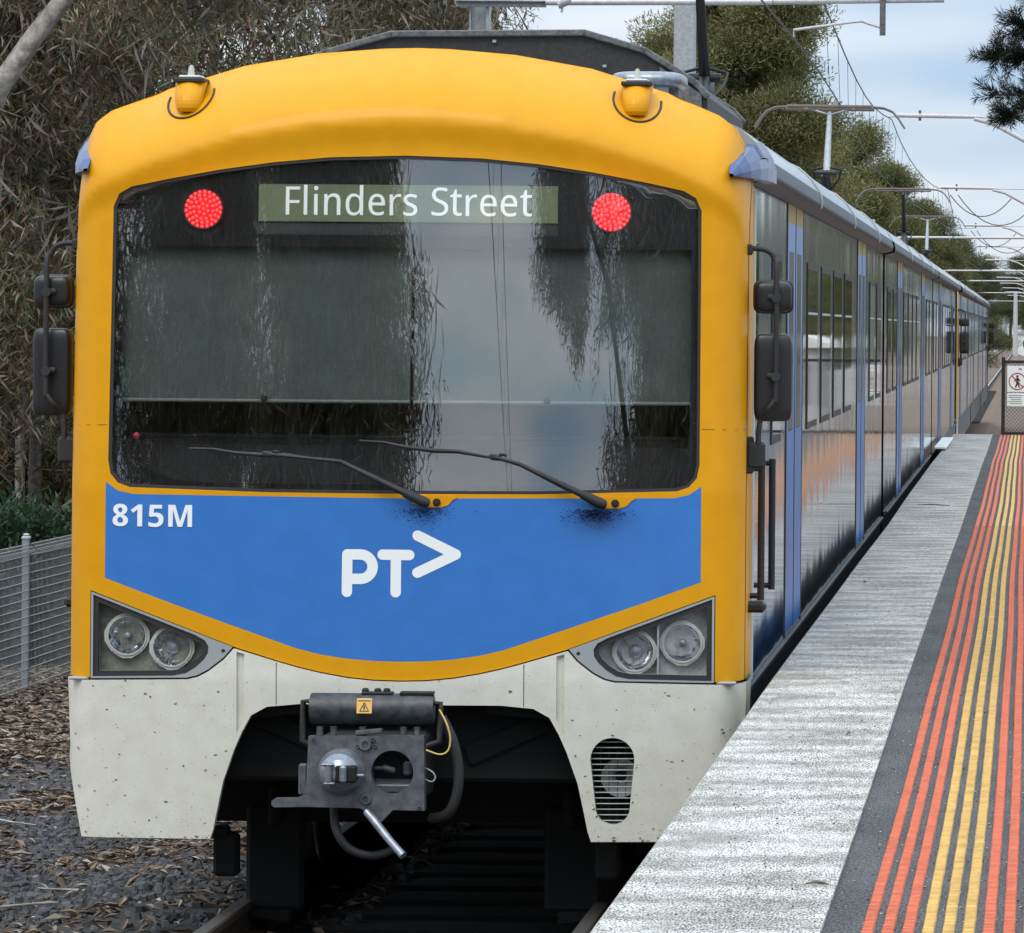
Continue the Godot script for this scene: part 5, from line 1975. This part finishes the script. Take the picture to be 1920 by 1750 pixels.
func tree(called: String, label: String, base: Vector3, h: float, r0: float, lean: Vector3, spread: float, from: float, limbs: int, kind: String, count: int, size: Vector2, tint: Color, bark: Material, seed_: int, droop := 0.3, group := "", path: Array = []) -> Node3D:
	rng.seed = seed_
	var o := thing(called, label, "tree", base, group)
	var trunk := []
	var radii := []
	if path:
		trunk = path
		h = trunk[-1].y
	else:
		for k in 9:
			var f := k / 8.0
			trunk.append(Vector3(lean.x * f * f + rng.randfn(0, 0.02) * h * 0.12 * f, h * f, lean.z * f * f + rng.randfn(0, 0.02) * h * 0.12 * f))
	for k in trunk.size():
		radii.append(r0 * lerpf(1.0, 0.16, pow(float(k) / (trunk.size() - 1), 0.9)))
	var g := Geo.new()
	g.tube(trunk, radii, 10)
	part(g, "trunk", bark, o)
	g = Geo.new()
	var paths := []
	for i in limbs:
		var f := lerpf(from, 0.97, (i + 0.5) / limbs)
		var t := f * (trunk.size() - 1)
		var at: Vector3 = trunk[int(t)].lerp(trunk[mini(int(t) + 1, trunk.size() - 1)], t - int(t))
		var az := i * 2.4 + rng.randf_range(-0.5, 0.5)
		var len_ := spread * rng.randf_range(0.65, 1.1) * (1.0 - 0.55 * (f - from) / (1.0 - from))
		var out := Vector3(cos(az), rng.randf_range(0.35, 0.9), sin(az)).normalized()
		var p := [at]
		var d := out
		for k in 5:
			d = (d + Vector3(rng.randfn(0, 0.22), rng.randfn(-0.05, 0.18), rng.randfn(0, 0.22))).normalized()
			p.append(p[-1] + d * len_ / 5.0)
		var rr := r0 * 0.42 * (1.0 - 0.6 * f)
		g.tube(p, [rr, rr * 0.8, rr * 0.62, rr * 0.45, rr * 0.3, rr * 0.15], 6)
		paths.append(p)
		for j in 3:
			var q0: Vector3 = p[2 + j]
			var d2 := (d + Vector3(rng.randfn(0, 0.7), rng.randfn(0.0, 0.5), rng.randfn(0, 0.7))).normalized()
			var q := [q0]
			for k in 4:
				d2 = (d2 + Vector3(rng.randfn(0, 0.25), rng.randfn(-0.04, 0.2), rng.randfn(0, 0.25))).normalized()
				q.append(q[-1] + d2 * len_ * 0.13)
			g.tube(q, [rr * 0.4, rr * 0.3, rr * 0.22, rr * 0.16, rr * 0.08], 5)
			paths.append(q)
	part(g, "branches", bark, o)
	leafy(o, paths, kind, count, spread * (0.10 if kind == "fine" else 0.14), size, tint, droop)
	return o

func shrub(label: String, base: Vector3, w: float, h: float, count: int, kind: String, tint: Color, seed_: int, size: Vector2, group := "") -> void:
	rng.seed = seed_
	var o := thing("shrub", label, "shrub", base, group)
	var g := Geo.new()
	var paths := []
	for k in 9:
		var a := k * 2.4
		var e := Vector3(cos(a) * w * rng.randf_range(0.2, 0.9), h * rng.randf_range(0.55, 0.95), sin(a) * w * rng.randf_range(0.2, 0.9))
		var p := [Vector3(e.x * 0.1, 0, e.z * 0.1), Vector3(e.x * 0.35, h * 0.35, e.z * 0.35), e]
		g.tube(p, [0.03, 0.018, 0.006], 5)
		paths.append(p)
	part(g, "stem", M.bark_grey, o)
	leafy(o, paths, kind, count, w * 0.28, size, tint, 0.0, 0.1)

func build_left_trees() -> void:
	var gum := "tall gum trees left of the track"
	var olive := Color(1.0, 1.0, 1.0)
	tree("gum_tree", "gum tree with a thick pale leaning trunk and drooping brown green leaves", Vector3(-10.7, EARTH, -44.6), 9.0, 0.17, Vector3.ZERO, 2.2, 0.62, 9, "gum", 600, Vector2(0.8, 1.2), olive, M.bark_pale, 201, 0.5, "", [Vector3(0, 0, 0), Vector3(0.5, 1.8, 0.1), Vector3(1.15, 3.4, 0.0), Vector3(1.75, 4.6, -0.1), Vector3(2.35, 5.45, 0), Vector3(3.0, 6.3, 0), Vector3(3.5, 7.4, -0.2), Vector3(3.7, 8.6, -0.3)])
	var spots := [[-9.36, -50.2, 8.5, 0.075, 0.3, 1.9, 750, "slender gum tree with a scarred grey trunk rising behind the dark shrub"],
		[-9.75, -51.6, 8.0, 0.06, -0.2, 1.8, 600, "thin pale gum sapling beside the scarred grey trunk"],
		[-9.0, -57.5, 9.2, 0.13, 0.5, 2.7, 1000, "bushy reddish gum tree behind the lead car's left shoulder"],
		[-11.0, -60.0, 9.0, 0.12, 0.2, 2.4, 750, "dense olive gum tree further behind the wire fence"],
		[-8.9, -67.0, 9.8, 0.14, 0.5, 2.9, 1300, "broad gum tree with forked bare limbs above the train's roof"],
		[-9.1, -79.0, 10.2, 0.14, 0.3, 2.4, 1500, "gum tree with dark drooping leaves next to the grey mast"]]
	var n := 0
	for s in spots:
		tree("gum_tree", s[7], Vector3(s[0], EARTH, s[1]), s[2], s[3], Vector3(s[4], 0, 0.2), s[5], 0.22, 13, "gum", s[6], Vector2(0.85, 1.35), Color(1.05, 0.95, 0.9) if n % 2 else olive, M.bark_grey if n != 1 else M.bark_pale, 210 + n, 0.7, gum)
		n += 1
	var back := [[-12.0, -53.0, 1.7, 3.6], [-13.6, -62.0, 2.2, 4.4], [-15.2, -72.0, 2.4, 4.8], [-11.0, -55.8, 1.5, 3.0], [-10.6, -52.6, 1.1, 2.4]]
	n = 0
	for b in back:
		shrub("dull olive scrub filling the gap between the gum trunks", Vector3(b[0], EARTH, b[1]), b[2], b[3], 1100, "gum", Color(0.62, 0.66, 0.58), 300 + n, Vector2(0.9, 1.5), "scrub between the gum trunks")
		n += 1
	shrub("dark glossy green shrub growing over the wire fence", Vector3(-9.25, EARTH, -47.6), 0.85, 1.55, 900, "shrub", Color(1, 1, 1), 330, Vector2(0.7, 1.1))
	shrub("smaller dark green shrub at the foot of the scarred gum", Vector3(-9.0, EARTH, -50.0), 0.8, 1.25, 600, "shrub", Color(0.9, 1.0, 0.95), 331, Vector2(0.7, 1.1))

func build_far_trees() -> void:
	var fine := "olive trees lining the track"
	var spots := [
		[-7.7, -128.0, 11.4, 0.26, 0.9, 3.2, 1900, 0.5, "spreading olive tree with bare crooked limbs behind the wide steel pole", Color(1, 1, 1)],
		[-8.3, -140.0, 12.6, 0.24, 0.8, 3.0, 1500, 0.5, "tall olive tree behind the crooked limbs", Color(0.9, 0.95, 0.85)],
		[-8.4, -152.0, 8.2, 0.2, 0.8, 3.0, 2000, 0.15, "rounded brownish tree beneath the tall olive tree", Color(1.25, 1.0, 0.85)],
		[-8.2, -178.0, 8.6, 0.2, 0.5, 3.0, 1900, 0.12, "dense dark green tree behind the brownish tree", Color(0.85, 0.9, 0.8)],
		[-7.8, -205.0, 9.8, 0.22, 0.6, 3.2, 1900, 0.12, "large rounded olive tree beside the second raised pantograph", Color(0.95, 1, 0.9)],
		[-7.6, -240.0, 10.2, 0.22, 0.6, 3.4, 1800, 0.1, "broad green tree at the right end of the near row", Color(0.9, 0.95, 0.85)],
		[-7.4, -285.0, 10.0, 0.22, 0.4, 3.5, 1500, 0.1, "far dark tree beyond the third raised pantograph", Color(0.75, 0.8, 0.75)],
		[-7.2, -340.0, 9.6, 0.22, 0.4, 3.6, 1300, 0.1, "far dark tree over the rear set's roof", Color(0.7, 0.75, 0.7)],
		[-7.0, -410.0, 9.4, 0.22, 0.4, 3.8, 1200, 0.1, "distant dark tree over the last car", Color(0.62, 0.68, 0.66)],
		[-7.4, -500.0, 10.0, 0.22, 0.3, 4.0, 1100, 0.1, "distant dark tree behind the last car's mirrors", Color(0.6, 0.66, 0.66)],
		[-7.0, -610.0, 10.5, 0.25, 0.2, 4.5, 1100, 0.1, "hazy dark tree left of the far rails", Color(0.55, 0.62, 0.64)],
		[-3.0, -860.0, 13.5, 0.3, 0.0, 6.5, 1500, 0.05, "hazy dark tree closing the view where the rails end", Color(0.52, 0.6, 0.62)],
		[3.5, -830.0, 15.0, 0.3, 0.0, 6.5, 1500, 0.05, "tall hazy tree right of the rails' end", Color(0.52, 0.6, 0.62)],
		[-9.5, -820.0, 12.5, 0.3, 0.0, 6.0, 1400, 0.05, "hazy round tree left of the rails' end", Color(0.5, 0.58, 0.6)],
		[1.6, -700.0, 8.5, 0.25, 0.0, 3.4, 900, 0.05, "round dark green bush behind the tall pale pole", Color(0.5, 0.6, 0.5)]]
	var n := 0
	for s in spots:
		var k: float = clampf(-s[1] / 150.0, 1.0, 4.0)
		tree("track_tree", s[8], Vector3(s[0], EARTH, s[1]), s[2], s[3], Vector3(s[4], 0, 0), s[5], s[7], 14, "fine", s[6], Vector2(0.8 + 0.25 * k, 1.1 + 0.4 * k), s[9], M.bark_grey, 400 + n, 0.1, fine)
		n += 1

func build_right_side() -> void:   # what stands right of the platform: mirrored in the train's glossy side
	var n := 0
	for s in [[7.4, -168.0, 5.6, 2.2], [7.2, -190.0, 6.6, 2.4], [7.6, -212.0, 8.0, 3.0], [7.2, -240.0, 9.0, 3.2], [7.8, -275.0, 10.5, 3.6], [7.6, -320.0, 11.0, 4.0], [7.8, -380.0, 12.0, 4.4], [8.5, -460.0, 13.0, 5.0]]:
		tree("roadside_tree", "leafy tree standing right of the track beyond the platform", Vector3(s[0], EARTH, s[1]), s[2], 0.18, Vector3(-0.3, 0, 0), s[3], 0.1, 12, "fine", 900, Vector2(1.4, 2.2), Color(0.85, 0.9, 0.85), M.bark_grey, 600 + n, 0.1, "trees right of the track")
		n += 1
	var o := thing("trackside_hut", "small white hut with dark arched openings right of the track", "hut", Vector3(3.9, EARTH, -150.0))
	var g := Geo.new()
	g.box(Vector3(0, 1.3, 0), Vector3(1.6, 2.6, 9.0), Basis(), 0.02)
	part(g, "wall", M.house_white, o)
	g = Geo.new()
	var arc := PackedVector2Array()
	for k in 9:
		arc.append(Vector2(cos(PI * k / 8) * 1.0, 2.55 + sin(PI * k / 8) * 0.35))
	g.prism(arc, -4.7, 4.7)
	part(g, "roof", M.house_white, o)
	for z in [-3.0, 0.0, 3.0]:
		g = Geo.new()
		var p := PackedVector2Array([Vector2(-0.8, 0.9), Vector2(0.8, 0.9)])
		for k in 9:
			p.append(Vector2(cos(PI * k / 8) * 0.8, 1.9 + sin(PI * k / 8) * 0.5))
		g.prism(p, 0.0, 0.03, Transform3D(Basis(Vector3.UP, -PI / 2), Vector3(-0.8, 0, z)))
		part(g, "opening", M.dark_glass, o)
		g = Geo.new()
		g.prism(PackedVector2Array([Vector2(-0.45, 1.0), Vector2(0.45, 1.0), Vector2(0.45, 2.1), Vector2(0, 2.3), Vector2(-0.45, 2.1)]), 0.0, 0.03, Transform3D(Basis(), Vector3(0, 0, 4.5)))
		if z == 0.0:
			part(g, "opening", M.dark_glass, o)
	o = thing("picket_fence", "white picket fence running right of the track beyond the platform", "fence", Vector3(4.6, EARTH, -168.0))
	for k in 60:
		g = Geo.new()
		g.box(Vector3(0, 0.75, -k * 1.6), Vector3(0.03, 1.5, 1.2), Basis(), 0.005)
		part(g, "paling", M.house_white, o)
	for h in [0.4, 1.2]:
		g = Geo.new()
		g.box(Vector3(0.04, h, -47.5), Vector3(0.04, 0.08, 96))
		part(g, "rail", M.house_white, o)
	# far white houses where the rails end
	for s in [[0.9, -655.0, 5.2, 2.6, "low white house beside the foot of the tall pale pole"], [-5.2, -690.0, 2.2, 2.2, "small white shed left of the far rails"], [-1.0, -790.0, 3.0, 3.4, "white gabled house closing the far end of the rails"]]:
		o = thing("house", s[4], "house", Vector3(s[0], EARTH, s[1]))
		g = Geo.new()
		g.box(Vector3(0, s[3] / 2, 0), Vector3(s[2], s[3], 5.0))
		part(g, "wall", M.house_white, o)
		g = Geo.new()
		g.prism(PackedVector2Array([Vector2(-s[2] * 0.55, s[3]), Vector2(s[2] * 0.55, s[3]), Vector2(0, s[3] + s[2] * 0.22)]), -2.7, 2.7)
		part(g, "roof", M.galvanised, o)
		g = Geo.new()
		g.box(Vector3(-s[2] * 0.2, s[3] * 0.55, 2.51), Vector3(s[2] * 0.22, s[3] * 0.3, 0.04))
		part(g, "window", M.dark_glass, o)

func build_pine() -> void:
	rng.seed = 900
	var o := thing("pine_tree", "dark pine reaching needle tufts in over the platform", "tree", Vector3(3.9, EARTH, -60.0))
	var g := Geo.new()
	g.tube([Vector3(0, 0, 0), Vector3(0.1, 3, 0), Vector3(0.0, 6, 0), Vector3(0.1, 9, 0), Vector3(0, 12, 0)], [0.22, 0.19, 0.15, 0.09, 0.02], 10)
	part(g, "trunk", M.bark_grey, o)
	g = Geo.new()
	var paths := [
		[Vector3(0.0, 5.4, 0), Vector3(-1.5, 5.75, 0.1), Vector3(-2.9, 5.75, 0.0), Vector3(-3.7, 5.72, 0.0), Vector3(-4.35, 5.72, 0.0)],
		[Vector3(-2.9, 5.75, 0.0), Vector3(-3.5, 5.55, 0.3), Vector3(-4.05, 5.48, 0.3), Vector3(-4.2, 5.42, 0.3)],
		[Vector3(0.0, 6.0, 0), Vector3(-1.6, 6.3, -0.3), Vector3(-2.9, 6.3, -0.3), Vector3(-3.85, 6.35, -0.3), Vector3(-4.1, 6.62, -0.3)],
		[Vector3(-3.5, 6.32, -0.3), Vector3(-3.9, 6.15, -0.2), Vector3(-4.35, 6.12, -0.2)],
		[Vector3(0.0, 6.9, 0), Vector3(-1.6, 7.2, 0.2), Vector3(-2.9, 7.1, 0.2), Vector3(-3.7, 6.85, 0.2), Vector3(-3.95, 6.8, 0.2)]]
	for k in 14:
		var y := 4.0 + k * 0.55
		var a := k * 2.4
		if cos(a) < -0.2:
			continue
		var l := 3.2 * (1.0 - k / 18.0)
		paths.append([Vector3(0, y, 0), Vector3(cos(a) * l * 0.5, y + 0.25, sin(a) * l * 0.5), Vector3(cos(a) * l, y + 0.2, sin(a) * l)])
	var where := []
	for p in paths:
		g.tube(p, range(p.size()).map(func(q): return lerpf(0.035, 0.007, float(q) / (p.size() - 1))), 6)
	part(g, "branches", M.bark_grey, o)
	for e in paths.size():
		var p: Array = paths[e]
		for k in (48 if e < 5 else 30):
			var t := pow(rng.randf(), 0.7) * (p.size() - 1) if e != 0 else lerpf(0.35, 1.0, pow(rng.randf(), 0.8)) * (p.size() - 1)
			var at: Vector3 = p[int(t)].lerp(p[mini(int(t) + 1, p.size() - 1)], t - int(t))
			var dir := (Vector3(rng.randfn(-0.5 if e < 5 else 0.0, 0.6), rng.randfn(0.25, 0.45), rng.randfn(0, 0.6))).normalized()
			var q := Basis(Quaternion(Vector3.BACK, dir))
			where.append(Transform3D(q.scaled(Vector3.ONE * rng.randf_range(0.6, 1.0)), at))
	if not clusters.has("needle"):
		clusters["needle"] = [cluster("needle", 11)]
	scatter(clusters["needle"][0], M.leaf, "crown", where, o)

func build_behind_camera() -> void:   # the tree corridor that the windscreen mirrors
	var n := 0
	for s in [[-11.5, 16.0, 15.0, 3.6, 1300], [-13.0, 30.0, 18.0, 4.5, 1500], [-16.0, 50.0, 20.0, 5.5, 1500], [-19.0, 22.0, 17.0, 5.0, 1300], [-24.0, 34.0, 19.0, 6.0, 1300], [-27.0, 18.0, 17.0, 6.0, 1200], [-33.0, 30.0, 19.0, 7.0, 1200]]:
		tree("corridor_gum", "tall gum tree beside the track behind the viewer, left side", Vector3(s[0], EARTH, s[1]), s[2], 0.25, Vector3(0.6, 0, 0), s[3], 0.15, 15, "gum", s[4], Vector2(1.8, 3.0), Color(0.8, 0.85, 0.75), M.bark_grey, 700 + n, 1.2, "gum trees behind the viewer")
		n += 1
	for s in [[7.0, 20.0, 14.0, 3.2, 900], [7.6, 33.0, 16.0, 3.6, 900], [8.5, 48.0, 17.0, 4.2, 900]]:
		tree("corridor_gum", "loose gum tree beyond the platform behind the viewer, right side", Vector3(s[0], EARTH, s[1]), s[2], 0.25, Vector3(-1.2, 0, 0), s[3], 0.25, 12, "gum", s[4], Vector2(1.8, 2.8), Color(0.8, 0.85, 0.75), M.bark_grey, 720 + n, 1.8, "gum trees behind the viewer right of the platform")
		n += 1
	tree("corridor_gum", "gum tree leaning its drooping crown out over the track behind the viewer", Vector3(5.5, EARTH, 36.0), 14.0, 0.25, Vector3.ZERO, 2.0, 0.7, 8, "gum", 420, Vector2(1.4, 2.2), Color(0.8, 0.85, 0.75), M.bark_grey, 740, 2.4, "", [Vector3(0, 0, 0), Vector3(-0.2, 4, 0), Vector3(-0.8, 8, 0), Vector3(-2.4, 11, 0), Vector3(-4.4, 12.6, 0), Vector3(-6.2, 13.4, 0)])

# ---------------------------------------------------------------- sky
func make_sky() -> PanoramaSkyMaterial:
	var w := 3072
	var h := 1536
	var data := PackedFloat32Array()
	data.resize(w * h * 3)
	var f := noise(1.0, 38, 5)
	var f2 := noise(1.0, 1013, 3)
	var k := 0
	for j in h:
		var el := PI / 2 - PI * (j + 0.5) / h
		var up := sin(el)
		for i in w:
			var r := 0.80
			var g := 0.86
			var b := 0.92
			if up > -0.02:
				var az := TAU * (i + 0.5) / w
				# cloud sheets thin out with height as seen from below: the pattern is stretched along the horizon
				var q := 2.2 / (0.16 + maxf(up, 0.0))
				var x := cos(az) * q
				var z := sin(az) * q
				var c := f.get_noise_3d(x * 0.55, up * 9.0, z * 0.55) * 0.75 + f2.get_noise_3d(x * 0.9, up * 55.0, z * 0.9) * 0.5
				c = clampf(0.54 + c * 1.35, 0.0, 1.0)
				var lift := 1.0 + 2.0 * maxf(up, 0.0)   # an overcast sky is about three times as bright overhead as at the horizon
				r = lerpf(0.42, 0.80, c) * lift
				g = lerpf(0.58, 0.86, c) * lift
				b = lerpf(0.76, 0.92, c) * lift
			data[k] = r
			data[k + 1] = g
			data[k + 2] = b
			k += 3
	var im := Image.create_from_data(w, h, false, Image.FORMAT_RGBF, data.to_byte_array())
	var m := PanoramaSkyMaterial.new()
	m.panorama = ImageTexture.create_from_image(im)
	return m

func _ready() -> void:
	# ---- camera: a long lens held level along the track, the picture taken from its left part
	var cam := Camera3D.new()
	cam.name = "camera"
	cam.projection = Camera3D.PROJECTION_FRUSTUM
	cam.near = 0.5
	cam.far = 4000.0
	cam.size = 0.175 * cam.near
	cam.frustum_offset = Vector2(-0.097, -0.0255) * cam.near
	cam.position = Vector3(0, 2.7, 0)
	cam.rotation.z = 0.008
	add_child(cam)
	cam.current = true
	# ---- sky
	var env := Environment.new()
	env.background_mode = Environment.BG_SKY
	env.sky = Sky.new()
	env.sky.sky_material = make_sky()
	env.tonemap_mode = Environment.TONE_MAPPER_LINEAR
	env.tonemap_exposure = 1.0
	env.sdfgi_enabled = true
	env.ssao_enabled = true
	env.ssil_enabled = true
	var we := WorldEnvironment.new()
	we.name = "environment"
	we.environment = env
	add_child(we)
	# ---- the sun, spread wide by the overcast
	var sun := DirectionalLight3D.new()
	sun.name = "sun"
	sun.light_energy = 0.5
	sun.light_color = Color(1.0, 0.97, 0.93)
	sun.light_angular_distance = 28.0
	sun.shadow_enabled = true
	sun.rotation_degrees = Vector3(-52, -18, 0)
	add_child(sun)
	# ---- the place, then the things in it
	make_materials()
	build_ground()
	build_platform()
	build_train()
	build_mesh_fence()
	build_end_fence()
	build_masts()
	build_wires()
	build_left_trees()
	build_far_trees()
	build_right_side()
	build_pine()
	build_behind_camera()
